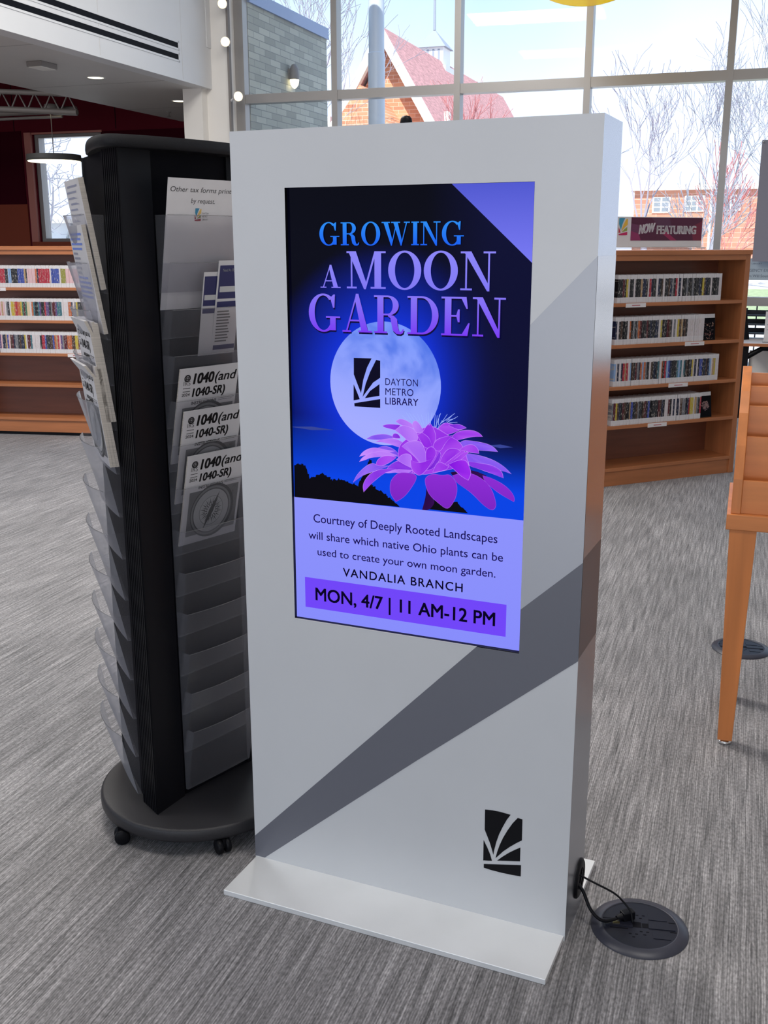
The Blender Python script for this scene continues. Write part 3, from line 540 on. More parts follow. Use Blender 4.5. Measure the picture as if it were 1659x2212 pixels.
# ------------------------------------------------------------------ floor box beside the kiosk and its cables
def floor_box(label, x, y, rz, glow):
    t = thing('floor_box', label, 'floor outlet', (x, y, 0), rz, None)
    r = MB(); r.lathe([(0.123, 0.0005), (0.121, 0.004), (0.098, 0.011), (0.095, 0.0115), (0.094, 0.0095)], M['navy_ring'], 56); r.build('trim_ring', t)
    l = MB(); l.disc(0.0945, 0.0095, M['navy_plastic'], 56)
    for x0, y0, x1, y1 in ((-.086, -.013, -.018, .013), (.022, -.012, .088, .012)): l.box((x0, y0, .0095), (x1, y1, .0115), M['navy_plastic'])
    for x0, y0, x1, y1 in ((.024, .024, .07, .05), (.030, -.05, .074, -.022)): l.box((x0, y0, .0095), (x1, y1, .0108), M['navy_plastic'])
    for x0, y0, x1, y1 in ((-.018, -.011, .004, .011), (.006, -.010, .022, .008), (-.092, .016, -.03, .0185), (-.075, -.021, -.03, -.017), (.074, .018, .09, .022), (.074, -.02, .09, -.016)): l.box((x0, y0, .0095), (x1, y1, .0099), M['black_matt'])
    l.build('lid', t)
    for cx_, cy_ in ((.004, .036), (.010, -.030), (-.018, -.042)):
        s = MB()
        for dx, dy in ((-.008, .004), (.008, .004), (0, -.008)): s.box((cx_ + dx - .0035, cy_ + dy - .0015, .0095), (cx_ + dx + .0035, cy_ + dy + .0015, .0100), M['black_matt'])
        s.build('outlet_slots', t)
    if glow:
        g = MB(); g.box((-.068, -.0045, .0115), (-.050, .0045, .0128), M['brass']); g.build('metal_port', t)
    return t
floor_box('round dark slate floor outlet with cords plugged in beside the kiosk', 1.058, 0.128, 0.25, True)
floor_box('round dark floor outlet behind the leg of the slanted book rack', 1.115, 2.225, 0.2, False)
def spline(pts, n=8):
    pts = [Vector(p) for p in pts]; P = [pts[0]] + pts + [pts[-1]]; out = []
    for i in range(1, len(P) - 2):
        for j in range(n):
            t = j / n; a, b, c, d = P[i - 1], P[i], P[i + 1], P[i + 2]
            out.append(0.5 * ((2 * b) + (c - a) * t + (2 * a - 5 * b + 4 * c - d) * t * t + (3 * b - a - 3 * c + d) * t ** 3))
    return out + [pts[-1]]
pc = thing('power_cord', 'thick black power cord running from kiosk side into the floor outlet', 'cord', (0.9, 0.12, 0.1))
I3 = Matrix.Translation((-0.9, -0.12, -0.1))
c1 = MB(); c1.tube(spline([(0.885, 0.122, 0.100), (0.912, 0.108, 0.083), (0.938, 0.092, 0.045), (0.968, 0.092, 0.0215), (0.998, 0.115, 0.0185), (1.022, 0.137, 0.0225)]), 0.0043, M['black'], 10); c1.build('cord', pc, T=I3)
c1 = MB(); TP = frame((1.012, 0.128, 0.0100), Vector((.72, .69, 0)), Vector((-.69, .72, 0)), (0, 0, 1))
c1.box((0, -.011, .001), (.034, .011, .024), M['black'], TP); c1.tube([TP @ Vector((-.016, 0, .012)), TP @ Vector((0, 0, .012))], [.005, .009], M['black'], 10)
c1.build('plug', pc, bevel=0.002, T=I3)
c2 = MB(); c2.tube(spline([(0.885, 0.132, 0.115), (0.93, 0.127, 0.103), (0.985, 0.138, 0.078), (1.012, 0.142, 0.055), (1.032, 0.136, 0.036), (1.040, 0.128, 0.0125)]), 0.0026, M['black'], 8)
tag(c2.build('data_cord'), 'thin black cord arching above the thick cord beside the kiosk', 'cord')

# ------------------------------------------------------------------ revolving literature rack
RZ_ = 0.0
rack = thing('literature_rack', 'black revolving literature rack with clear pockets on a round wheeled base', 'literature rack', (-0.315, 0.208, 0))
RI = Matrix.Translation((0.315, -0.208, 0))
bs = MB(); TB = Matrix.Translation((-0.315, 0.208, 0))
bs.lathe([(0, 0.045), (0.290, 0.045), (0.302, 0.048), (0.305, 0.056), (0.305, 0.078), (0.302, 0.0845), (0.295, 0.087), (0, 0.087)], M['base_black'], 72, TB); bs.build('base', rack, T=RI)
def caster(x, y, a):
    c = MB(); T = Matrix.Translation((x, y, 0)) @ Matrix.Rotation(a, 4, 'Z')
    Tw = T @ Matrix.Translation((0, 0, 0.0225)) @ Matrix.Rotation(PI / 2, 4, 'X')
    for z0, z1 in ((-.021, -.004), (.004, .021)): c.lathe([(0, z0), (.018, z0), (.0225, z0 + .003), (.0225, z1 - .003), (.018, z1), (0, z1)], M['black'], 28, Tw)
    c.box((-.012, -.004, .02), (.012, .004, .047), M['black'], T); c.build('caster', rack, T=RI)
for x, y, a in ((-.408, -.073, .7), (-.108, -.002, -.6), (-.06, .33, .4), (-.30, .455, 1.2), (-.545, .31, .2)): caster(x, y, a)
A75 = math.radians(75); A132 = math.radians(139)
P0 = Vector((-.310, -.030)); PL = Vector((-.393, .016)); PR = Vector((-.299, .095))
UR = Vector((math.cos(A75), math.sin(A75))); UL = Vector((math.cos(A132), math.sin(A132)))
PA = PR + UR * .265; PD = PL + UL * .285
core = [tuple(PR + Vector((-.006, .004))), tuple(PA + Vector((-.006, .0))), (-.222, .43), (-.30, .46), (-.58, .33), (PD.x - .015, PD.y + .03), (PD.x + .004, PD.y + .004), tuple(PL + Vector((.006, .006)))]
co = MB(); co.prism(core, 0.086, 1.935, M['black_matt']); co.build('panel_core', rack, T=RI)
def ribbed(a, b, n, d=0.004):
    out = []
    u = (b - a); nn = Vector((u.y, -u.x)).normalized()
    for i in range(n):
        t0 = i / n; t1 = (i + .55) / n; t2 = (i + 1) / n
        out += [a + u * t0, a + u * t1, a + u * t1 - nn * d, a + u * t2 - nn * d]
    return out
pts = [PL] + ribbed(PL, P0, 8)[1:] + [P0, PR, PR + Vector((-.02, .01)), PL + Vector((.02, .02))]
po = MB(); po.prism([tuple(p) for p in pts], 0.086, 1.935, M['black']); po.build('corner_post', rack, T=RI)
po = MB(); po.prism([(PD.x, PD.y), (PD.x - .006, PD.y + .05), (PD.x + .04, PD.y + .06), (PD.x + .012, PD.y + .008)], 0.086, 1.935, M['black']); po.build('corner_post', rack, T=RI)
po = MB(); po.prism([(PA.x, PA.y), (PA.x + .016, PA.y + .07), (PA.x - .06, PA.y + .11), (PA.x - .02, PA.y + .01)], 0.086, 1.935, M['black']); po.build('corner_post', rack, T=RI)
cap_o = [(-.306, -.058), (-.272, -.012), (-.222, .10), (-.178, .25), (-.165, .40), (-.20, .47), (-.30, .49), (-.42, .46), (-.53, .385), (-.592, .32), (-.598, .26), (-.565, .17), (-.50, .09), (-.425, .012), (-.35, -.05)]
cap_o = smooth_loop(cap_o[::1], 2)
cp = MB(); cxm = sum(p[0] for p in cap_o) / len(cap_o); cym = sum(p[1] for p in cap_o) / len(cap_o)
lv = [(0.975, 1.935), (1.0, 1.938), (1.006, 1.948), (1.0, 1.958), (0.985, 1.965)]; nC = len(cap_o); vs = []
for kx, z in lv: vs += [(cxm + (x - cxm) * kx, cym + (y - cym) * kx, z) for x, y in cap_o]
cp.add(vs, [[j * nC + i, j * nC + (i + 1) % nC, (j + 1) * nC + (i + 1) % nC, (j + 1) * nC + i] for j in range(len(lv) - 1) for i in range(nC)], M['black_rough'], None, True)
cp.add([vs[i] for i in range(nC)], [list(range(nC))[::-1]], M['black_rough']); cp.add([vs[-nC + i] for i in range(nC)], [list(range(nC))], M['black_rough'])
cp.build('top_cap', rack, T=RI)
RIM = [1.776 - i * 0.1222 for i in range(13)]
def pocket(o, u, zr, width, bow, h=0.2):
    u3 = Vector((u.x, u.y, 0)); n3 = Vector((u.y, -u.x, 0)); n3 = n3 if True else n3
    T = frame((o.x, o.y, 0), u3, (0, 0, 1), n3); p = MB(); N = 10; M_ = 5
    rimp = lambda t: 0.052 + bow * (1 - (2 * t - 1) ** 2)
    botp = lambda t: 0.012 + 0.2 * bow * (1 - (2 * t - 1) ** 2)
    vs = []
    for j in range(M_ + 1):
        q = j / M_; z = zr - h * (1 - q)
        for i in range(N + 1):
            t = i / N; vs.append((t * width, z, botp(t) * (1 - q) + rimp(t) * q))
    p.add(vs, [[j * (N + 1) + i, j * (N + 1) + i + 1, (j + 1) * (N + 1) + i + 1, (j + 1) * (N + 1) + i] for j in range(M_) for i in range(N)], M['pocket'], None, True, T)
    for x in (0, width): p.add([(x, zr - h, 0.002), (x, zr - h, botp(0)), (x, zr, rimp(0)), (x, zr, 0.002)], [(0, 1, 2, 3)], M['pocket'], T=T)
    p.add([(0, zr - h, .002), (width, zr - h, .002), (width, zr - h, .012), (0, zr - h, .012)], [(0, 1, 2, 3)], M['pocket'], T=T)
    p.tube([T @ Vector((i / N * width, zr, rimp(i / N))) for i in range(N + 1)], 0.0011, M['acrylic'], 5)
    p.build('literature_pocket', rack, T=RI)
for i, z in enumerate(RIM):
    pocket(PR + UR * .004, UR, z, .255, .010)
    pocket(PD + UL * -.004, -UL, z, .272, .026)
# printed papers; local frame: a across the sheet, b up, c out of the page
def lean(o, u, a0, zb, zt, pb_, pt_):
    n3 = Vector((u.y, -u.x, 0)); u3 = Vector((u.x, u.y, 0)); b0 = Vector((o.x, o.y, zb)) + n3 * pb_ + u3 * a0; b1 = Vector((o.x, o.y, zt)) + n3 * pt_ + u3 * a0
    v = (b1 - b0); return b0, u3, v.normalized(), u3.cross(v.normalized()), v.length
inkk = lin((26, 24, 28)); PR_ = M['print']
GR = lambda g: lin((g, g, g))
def booklet_cover(mb, T, w, h):
    R = lambda x0, y0, x1, y1, c, z: mb.add([(x0 * w, h - y1 * h, z), (x1 * w, h - y1 * h, z), (x1 * w, h - y0 * h, z), (x0 * w, h - y0 * h, z)], [(0, 1, 2, 3)], PR_, c, False, T)
    tx = lambda s, x0, x1, y, cap, b=0.0, sh=0.0, z=.0004: put_text(mb, s, x0 * w, x1 * w, h - y * h, cap * h, PR_, T, inkk, b, sh, 1.0, z)
    tx('1040', .235, .575, .165, .105, .06, .14); tx('(and', .60, .97, .16, .095, .03, .2)
    tx('1040-SR)', .235, .79, .30, .085, .05, .14); tx('IRS', .075, .185, .175, .045, -.01); tx('2024', .06, .19, .285, .030, .025)
    tx('INSTRUCTIONS', .235, .66, .385, .032, .05)
    R(.07, .20, .19, .206, inkk, .0004); R(.69, .352, .97, .356, inkk, .0004); R(.69, .37, .93, .374, inkk, .0004); R(.07, .232, .19, .242, GR(120), .0004)
    for q in range(14):
        a = q / 14 * 2 * PI; cx_, cy_ = .13 + .042 * math.cos(a), .10 + .030 * math.sin(a); R(cx_ - .011, cy_ - .008, cx_ + .011, cy_ + .008, inkk, .0004)
    R(.105, .085, .155, .118, inkk, .0004); R(.118, .092, .142, .108, GR(150), .0006)
    R(.09, .41, .96, .91, GR(98), .0004)
    for q in range(26):
        rr = random.Random(q); x_, y_ = rr.uniform(.1, .88), rr.uniform(.42, .85); R(x_, y_, x_ + rr.uniform(.03, .08), y_ + rr.uniform(.02, .06), GR(rr.choice((70, 80, 118, 126))), .0005)
    cx_, cy_ = .50 * w, h - .665 * h
    def ell(r, c, z, sx=1.0, sy=1.0, dx=0): mb.add([(cx_ + dx + r * w * sx * math.cos(2 * PI * i / 40), cy_ + r * w * sy * math.sin(2 * PI * i / 40), z) for i in range(40)], [list(range(40))], PR_, c, False, T)
    ell(.385, GR(34), .0006, dx=.004); ell(.355, GR(122), .0007); ell(.325, GR(60), .0008); ell(.308, GR(172), .0009); ell(.212, GR(120), .0010); ell(.203, GR(178), .0011)
    for q in range(32):
        a = q / 32 * 2 * PI; r0, r1 = (.11, .200) if q % 2 else (.07, .175); wd = .009
        d = Vector((math.cos(a), math.sin(a))); e = Vector((-d.y, d.x)) * wd
        mb.add([(cx_ + (d.x * r0 + e.x) * w, cy_ + (d.y * r0 + e.y) * w, .0012), (cx_ + (d.x * r0 - e.x) * w, cy_ + (d.y * r0 - e.y) * w, .0012), (cx_ + d.x * r1 * w, cy_ + d.y * r1 * w, .0012)], [(0, 1, 2)], PR_, GR(30), False, T)
    d = Vector((.42, .90)); e = Vector((-d.y, d.x)) * .040
    mb.add([(cx_ + d.x * .29 * w, cy_ + d.y * .29 * w, .0014), (cx_ + e.x * w, cy_ + e.y * w, .0014), (cx_ - d.x * .29 * w, cy_ - d.y * .29 * w, .0014), (cx_ - e.x * w, cy_ - e.y * w, .0014)], [(0, 1, 2, 3)], PR_, GR(24), False, T)
    R(.42, .93, .62, .937, GR(70), .0004)
def booklet(name, label, o, u, a0, zb, zt, pb_, pt_, w, th, cover, group=None, curl=0.0):
    b0, uu, v, n, h = lean(o, u, a0, zb, zt, pb_, pt_); t = thing(name, label, 'booklet' if cover != 'form' else 'form', b0, 0, group); I = Matrix.Translation(-b0); T = frame(b0, uu, v, n)
    p = MB(); N = 8; vs = []
    cv = lambda t_: curl * max(0, (t_ - .86) / .14) ** 2
    for j in range(N + 1):
        q = j / N; vs += [(0, h * q, -th + cv(q)), (w, h * q, -th + cv(q)), (w, h * q, cv(q)), (0, h * q, cv(q))]
    for j in range(N):
        i = j * 4
        p.add([vs[i + k_] for k_ in range(8)], [(0, 4, 5, 1), (2, 6, 7, 3)], M['paper'], T=T); p.add([vs[i + k_] for k_ in range(8)], [(1, 5, 6, 2), (3, 7, 4, 0)], M['paper_edge'] if th > .002 else M['paper'], T=T)
    p.add(vs[:4], [(0, 1, 2, 3)], M['paper'], T=T); p.add(vs[-4:], [(3, 2, 1, 0)], M['paper'], T=T)
    p.build('pages', t, T=I)
    c = MB()
    if cover == 'tax': booklet_cover(c, T, w, h)
    elif cover == 'form':
        for q in range(16):
            rr = random.Random(q * 7 + int(zb * 100)); y_ = h * (.95 - q * .052); x_ = w * rr.uniform(.04, .2); c.add([(x_, y_, .0004), (x_ + w * rr.uniform(.3, .7), y_, .0004), (x_ + w * rr.uniform(.3, .7), y_ - .005, .0004), (x_, y_ - .005, .0004)], [(0, 3, 2, 1)], PR_, lin((150, 152, 172)), False, T)
    elif cover == 'blue':
        for q in range(18):
            rr = random.Random(q * 3 + 5); y_ = h * (.93 - q * .045); bl = q in (0, 1, 2, 3, 9, 10, 11, 12, 13); x_ = w * .06; x1_ = w * (rr.uniform(.7, .95) if bl else rr.uniform(.2, .5))
            c.add([(x_, y_, .0004), (x1_, y_, .0004), (x1_, y_ - .006, .0004), (x_, y_ - .006, .0004)], [(0, 3, 2, 1)], PR_, lin((120, 140, 214)) if bl else lin((150, 150, 165)), False, T)
    if c.f: c.build('printed_cover', t, T=I)
    return t
# right hand face of the rack
for i, (zt, a0, ps) in enumerate(((1.375, .012, 'topmost'), (1.259, .018, 'middle'), (1.134, .024, 'lowest'))):
    booklet('tax_booklet', '%s of three compass covered tax instruction booklets on the rack beside kiosk' % ps, PR, UR, a0, zt - .268, zt, .004, .063, .216, .004, 'tax', 'compass covered booklets')
b0, uu, v, n, h = lean(PR, UR, .004, 1.530, 1.868, .003, .062)
nt_ = MB(); T = frame(b0, uu, v, n); w = .262
nt_.box((0, 0, -.0012), (w, h, 0), M['paper'], T)
put_text(nt_, 'Other tax forms printed', .010, .247, h - .034, .0125, PR_, T, inkk, -.004, .16, 1, .0004); put_text(nt_, 'by request.', .082, .166, h - .062, .0125, PR_, T, inkk, -.004, .16, 1, .0004)
def lib_logo(mb, T, x, y, w_, h_, z, cols):
    xs = [p[0] for pl in LOGO_F for p in pl]; ys = [p[1] for pl in LOGO_F for p in pl]; a, b, c, d = min(xs), max(xs), min(ys), max(ys)
    for pl, cc in zip(LOGO_F, cols): mb.add([(x + (p[0] - a) / (b - a) * w_, y + (p[1] - c) / (d - c) * h_, z) for p in pl], [list(range(len(pl)))], PR_, cc, False, T)
LC = (lin((58, 128, 160)), lin((206, 170, 96)), lin((130, 40, 50)), lin((120, 120, 50)), lin((140, 30, 50)))
lib_logo(nt_, T, .098, h - .108, .022, .033, .0004, LC)
for q, s_ in enumerate(('DAYTON', 'METRO', 'LIBRARY')): put_text(nt_, s_, .124, .146 if q != 1 else .142, h - .090 - q * .008, .0042, PR_, T, GR(90), 0, 0, 1, .0004)
tag(nt_.build('paper_notice'), 'white notice reading other tax forms in the top rack pocket', 'notice')
def card(label, a0, zb, zt, w, pb_, pt_, side, rows):
    b0, uu, v, n, h = lean(PR, UR, a0, zb, zt, pb_, pt_); c = MB(); T = frame(b0, uu, v, n); c.box((0, 0, -.0012), (w, h, 0), M['paper'], T)
    R = lambda x0, y0, x1, y1, cc, z=.0004: c.add([(x0 * w, h - y1 * h, z), (x1 * w, h - y1 * h, z), (x1 * w, h - y0 * h, z), (x0 * w, h - y0 * h, z)], [(0, 1, 2, 3)], PR_, cc, False, T)
    nv = lin((44, 46, 92)); R(.06, .05, .97, .40, nv); R(.12, .27, .90, .33, GR(190), .0006); R(.06, .43, .97, .49, nv)
    if rows:
        put_text(c, 'Need An IRS Form', .2 * w, .93 * w, h - .115 * h, .030 * h, PR_, T, GR(200), .01, 0, 1, .0006)
        for q in range(11): R(.10, .53 + q * .032, .10 + .5 + .1 * ((q * 7) % 5) / 5, .545 + q * .032, GR(90))
        R(.05, .90, .97, .95, nv)
    tag(c.build('information_card'), label, 'card')
card('navy headed information card standing upright in the second rack pocket by kiosk edge', .165, 1.40, 1.658, .088, .016, .066, 1, True)
card('smaller navy headed card half hidden left of the upright information card', .118, 1.40, 1.628, .055, .015, .056, 1, False)
# left hand face: stacks seen edge on
oL, uL = PD, -UL
booklet('form_stack', 'thick pad of white forms leaning out of top left pocket of rack', oL, uL, .068, 1.585, 1.866, .022, .062, .216, .014, 'form')
booklet('form_stack', 'pad of forms with blue print leaning from second left pocket of rack', oL, uL, .068, 1.470, 1.750, .022, .062, .216, .011, 'blue')
for i in range(3): booklet('tax_booklet', '%s booklet of the cream stack in third left pocket of rack' % ('outer', 'middle', 'inner')[i], oL, uL, .068, 1.235, 1.507 - i * .004, .030 - i * .0085, .062 - i * .0085, .216, .008, 'tax' if i == 0 else 'none', 'cream booklets in third left pocket', .010 if i == 0 else 0)
for i in range(3): booklet('tax_booklet', '%s booklet of the curled stack in fourth left pocket of rack' % ('outer', 'middle', 'inner')[i], oL, uL, .068, 1.110, 1.392 - i * .006, .030 - i * .0085, .062 - i * .0085, .216, .008, 'tax' if i == 0 else 'none', 'curled booklets in fourth left pocket', .020 if i == 0 else 0)

# ------------------------------------------------------------------ the room shell
BY = 11.8
fl = MB(); fl.add([(-18, -9, 0), (7, -9, 0), (7, BY + .1, 0), (-5.9, BY + .1, 0), (-5.9, 14.6, 0), (-18, 14.6, 0)], [(0, 1, 2, 3, 4, 5)], M['carpet'], T=BT); struct('floor', fl)
ce = MB(); ce.box((-6.15, -7.0, 5.6), (7, BY + .3, 5.8), M['white_paint'], BT); struct('ceiling', ce)
wl = MB(); wl.box((7, -7, 0), (7.15, BY + .3, 5.6), M['column_paint'], BT); struct('wall_right', wl)
wb = MB(); wb.box((-6.15, -7.15, 4.6), (7, -7.0, 5.6), M['white_paint'], BT); wb.box((4.4, -7.15, 0), (7, -7.0, 5.6), M['white_paint'], BT); struct('wall_back', wb)
FX = -6.15; SZ_ = 3.46
wf = MB(); wf.box((FX - .18, -7, SZ_), (FX, BY - .02, 5.6), M['white_paint'], BT)
for y_ in (7.0, 9.4, 11.0): wf.box((FX - .001, y_, SZ_ + .02), (FX + .0015, y_ + .006, 5.6), M['soffit_paint'], BT)
struct('wall_left', wf)
sf = MB(); sf.box((-8.15, -7, SZ_), (FX - .18, 14.5, SZ_ + .1), M['soffit_paint'], BT)
for y_ in (8.6, 10.9, 13.0): sf.box((-8.15, y_, SZ_ - .001), (FX - .18, y_ + .008, SZ_ + .01), M['steel_grey'], BT)
struct('ceiling_soffit', sf)
sf = MB(); sf.box((-8.15, -7, SZ_ + .1), (-8.05, 14.5, 4.3), M['red_wall'], BT); struct('wall_soffit_side', sf)
cl_ = MB(); cl_.box((-6.47, BY - .25, 0), (-6.22, BY - .03, SZ_), M['column_paint'], BT); struct('column', cl_)
cl_ = MB(); cl_.box((-6.22, BY - .12, 0), (-5.90, BY + .05, 5.6), M['column_paint'], BT); cl_.box((-6.30, BY - .22, 3.9), (-6.14, BY - .10, 5.6), M['white_paint'], BT); struct('trim_1', cl_)
# window wall: bays between mullions
mull = [-5.86, -4.66, -3.215, -1.795, -0.365, 1.06, 2.49, 3.92, 5.4, 6.95]
MW, MD = 0.035, 0.15
for i in range(len(mull) - 1):
    a, b = mull[i], mull[i + 1]; wt = sthing('window_%d' % (i + 1)); f = MB()
    if i == 0: f.box((a - .05, BY - .01, .3), (a + .075, BY + MD, 5.6), M['alu'], BT); a_in = a + .075
    else: a_in = a + MW
    f.box((b - MW, BY, .3), (b + MW, BY + MD, 5.6), M['alu'], BT)
    for z0, z1 in ((.30, .40), (1.06, 1.15), (3.30, 3.40), (5.5, 5.6)): f.box((a_in, BY + .008, z0), (b - MW, BY + MD, z1), M['alu'], BT)
    f.build('window_frame', wt)
    for nm, z0, z1 in (('lower_pane', .40, 1.06), ('middle_pane', 1.15, 3.30), ('upper_pane', 3.40, 5.5)):
        g = MB(); g.add([(a_in, BY + .09, z0), (b - MW, BY + .09, z0), (b - MW, BY + .09, z1), (a_in, BY + .09, z1)], [(0, 1, 2, 3)], M['glass'], T=BT); g.build(nm, wt)
ws = MB(); ws.box((-5.9, BY, 0), (7, BY + .2, .30), M['column_paint'], BT); struct('wall_front', ws)
# far red wall of the wing with its window
RY = 14.5; rw = MB(); X0, X1, Z0, Z1 = -10.80, -9.56, 1.74, 3.36
for a, b in (((-18, RY, 0), (X0, RY + .2, 4.38)), ((X1, RY, 0), (-6.0, RY + .2, 4.38)), ((X0, RY, 0), (X1, RY + .2, Z0)), ((X0, RY, Z1), (X1, RY + .2, 4.38))): rw.box(a, b, M['red_wall'], BT)
for x_ in (-11.15, -9.3): rw.box((x_, RY - .003, 3.4), (x_ + .012, RY, 4.3), M['black_matt'], BT)
rw.box((-18, RY - .012, 3.385), (-11.02, RY, 3.42), M['red_deep'], BT)
rw.box((-14, RY - .015, 2.32), (-11.02, RY, 3.385), M['red_deep'], BT); rw.box((-14, RY - .02, .0), (-11.0, RY, 2.32), M['red_brown'], BT)
rw.box((X1 + .0, RY - .01, 0), (-5.9, RY, 3.37), M['red_deep'], BT)
struct('wall_far', rw)
wt = sthing('window_10'); f = MB(); f.box((X0 - .14, RY - .05, Z0 - .06), (X0 - .02, RY, Z1 + .03), M['pink_trim'], BT); f.box((X0 - .02, RY - .02, Z1), (X1 + .02, RY + .03, Z1 + .03), M['pink_trim'], BT)
f.box((X0 - .1, RY - .1, Z0 - .07), (X1 + .1, RY + .05, Z0), M['red_brown'], BT)
f.box((X0, RY + .03, Z0), (X0 + .07, RY + .18, Z1), M['alu'], BT); f.box((X1 - .05, RY + .03, Z0), (X1, RY + .18, Z1), M['alu'], BT); f.box((X0 + .07, RY + .03, Z1 - .05), (X1 - .05, RY + .18, Z1), M['alu'], BT); f.box((X0 + .07, RY + .03, Z0), (X1 - .05, RY + .18, Z0 + .05), M['alu'], BT)
f.build('window_frame', wt); g = MB(); g.add([(X0 + .07, RY + .12, Z0 + .05), (X1 - .05, RY + .12, Z0 + .05), (X1 - .05, RY + .12, Z1 - .05), (X0 + .07, RY + .12, Z1 - .05)], [(0, 1, 2, 3)], M['glass'], T=BT); g.build('window_pane', wt)
rc = MB(); rc.box((-18, 3, 4.3), (-8.15, 14.5, 4.38), M['red_deep'], BT); struct('ceiling_wing', rc)
wo = MB(); wo.box((-18.1, -7, 0), (-18, 14.7, 4.38), M['red_wall'], BT); struct('wall_wing_left', wo)

# ------------------------------------------------------------------ fittings on soffit and bulkhead
for lab, (za, zb) in (('upper black slot air vent in white bulkhead', (.345, .40)), ('lower black slot air vent in white bulkhead', (.225, .28))):
    t = thing('air_vent', lab, 'vent', BT @ Vector((FX, 10.9, SZ_ + za))); I = Matrix.Translation(-t.location); v = MB()
    y1 = 10.92; z0, z1 = SZ_ + za - .02, SZ_ + zb - .02
    v.box((FX - .05, 5.2, z0), (FX + .002, y1, z1), M['black_matt'], BT); v.build('slot', t, T=I)
    v = MB(); v.box((FX, 5.2, z1), (FX + .006, y1 + .02, z1 + .02), M['white_paint'], BT); v.box((FX, 5.2, z0 - .02), (FX + .006, y1 + .02, z0), M['white_paint'], BT); v.box((FX, y1, z0 - .02), (FX + .006, y1 + .02, z1 + .02), M['white_paint'], BT); v.build('vent_frame', t, T=I)
def downlight(label, x, y, z=SZ_):
    p = BT @ Vector((x, y, z)); t = thing('downlight', label, 'ceiling light', p, 0, 'downlights in the soffit')
    m = MB(); m.lathe([(.085, -.002), (.105, -.008), (.105, 0), (.075, 0)], M['white_paint'], 32); m.build('trim_ring', t)
    m = MB(); m.lathe([(0, -.006), (.05, -.0055), (.085, -.002)], M['lamp_white'], 32); m.build('lens', t)
    l = bpy.data.lights.new('downlight_lamp', 'SPOT'); l.energy = 14; l.spot_size = 2.4; l.shadow_soft_size = .08; l.color = (1, .88, .68)
    o = bpy.data.objects.new('downlight_lamp', l); COL.objects.link(o); o.location = p - Vector((0, 0, .03))
downlight('lit round downlight in the soffit nearer the left edge', -6.927, 10.472)
downlight('lit round downlight in soffit close to the white column', -7.031, 12.462)
p = BT @ Vector((-6.88, 9.47, SZ_)); t = thing('surface_light', 'small white box fixture under the grey soffit', 'ceiling fixture', p, TH)
m = MB(); m.box((-.09, -.13, -.05), (.09, .13, 0), M['steel_grey']); m.build('housing', t, bevel=.006); m = MB(); m.box((-.075, -.115, -.056), (.075, .115, -.050), M['white_trim']); m.build('diffuser', t)
p = BT @ Vector((-7.726, 13.387, SZ_)); m = MB(); m.lathe([(.03, 0), (.03, -.012), (.008, -.018), (.008, -.05), (.028, -.055), (.028, -.06), (0, -.06)], M['steel_grey'], 20)
tag(m.build('sprinkler_head', T=Matrix.Translation(p)), 'small sprinkler head under the soffit end beside red wall', 'sprinkler')
# open web joist and pendants beyond the soffit
p = BT @ Vector((-9.4, 10.6, 3.9)); t = thing('open_web_joist', 'grey open web steel joist under the wing ceiling', 'roof joist', p); I = Matrix.Translation(-p)
ja, jb = Vector((-10.6, 12.1, 3.50)), Vector((-8.45, 12.3, 3.36)); jt = Vector((0, 0, .22)); m = MB()
m.tube([BT @ (ja + jt), BT @ (jb + jt)], .035, M['steel_grey'], 6); m.build('top_chord', t, T=I)
m = MB(); m.tube([BT @ ja, BT @ jb], .040, M['steel_grey'], 6); m.build('bottom_chord', t, T=I)
m = MB(); NJ = 9
for q in range(NJ):
    a = ja.lerp(jb, q / NJ); b = ja.lerp(jb, (q + .5) / NJ) + jt; c = ja.lerp(jb, (q + 1) / NJ); m.tube([BT @ a, BT @ b, BT @ c], .014, M['steel_grey'], 5)
m.build('web_rod', t, T=I)
p = BT @ Vector((-9.5, 12.75, 3.46)); m = MB(); m.tube([Vector((0, 0, 0)) + EX * -2.5, EX * .72], .045, M['steel_grey'], 8); m.tube([EX * -2.5 + Vector((0, 0, -.08)), EX * .5 + Vector((0, 0, -.08))], .02, M['steel_grey'], 6)
tag(m.build('ceiling_pipe', T=Matrix.Translation(p)), 'grey pipe running along beneath the steel joist', 'pipe')
p = BT @ Vector((-9.02, 12.55, 3.45)); t = thing('disc_light', 'small round lit fitting at the top of the pendant cable', 'ceiling light', p)
m = MB(); m.lathe([(0, .06), (.09, .06), (.11, 0), (.10, -.01)], M['steel_grey'], 28); m.build('housing', t); m = MB(); m.disc(.10, -.011, M['lamp_white'], 28); m.build('lens', t)
p = BT @ Vector((-9.04, 12.55, 2.82)); t = thing('pendant_lamp', 'dark ring pendant lamp hanging before the far left window', 'pendant lamp', p)
m = MB(); m.lathe([(.355, .05), (.36, 0.0), (.36, -.03), (.345, -.03), (.345, .05), (.355, .05)], pm('pendant_grey', (.10, .10, .095), .5), 48); m.lathe([(0, .055), (.355, .05)], M['steel_grey'], 48); m.build('shade', t)
m = MB(); m.lathe([(0, -.042), (.34, -.038), (.345, -.028)], M['lamp_white'], 48); m.build('diffuser', t)
m = MB(); m.tube([(0, 0, .05), (0, 0, .70)], .006, M['steel_grey'], 6); m.build('cable', t)
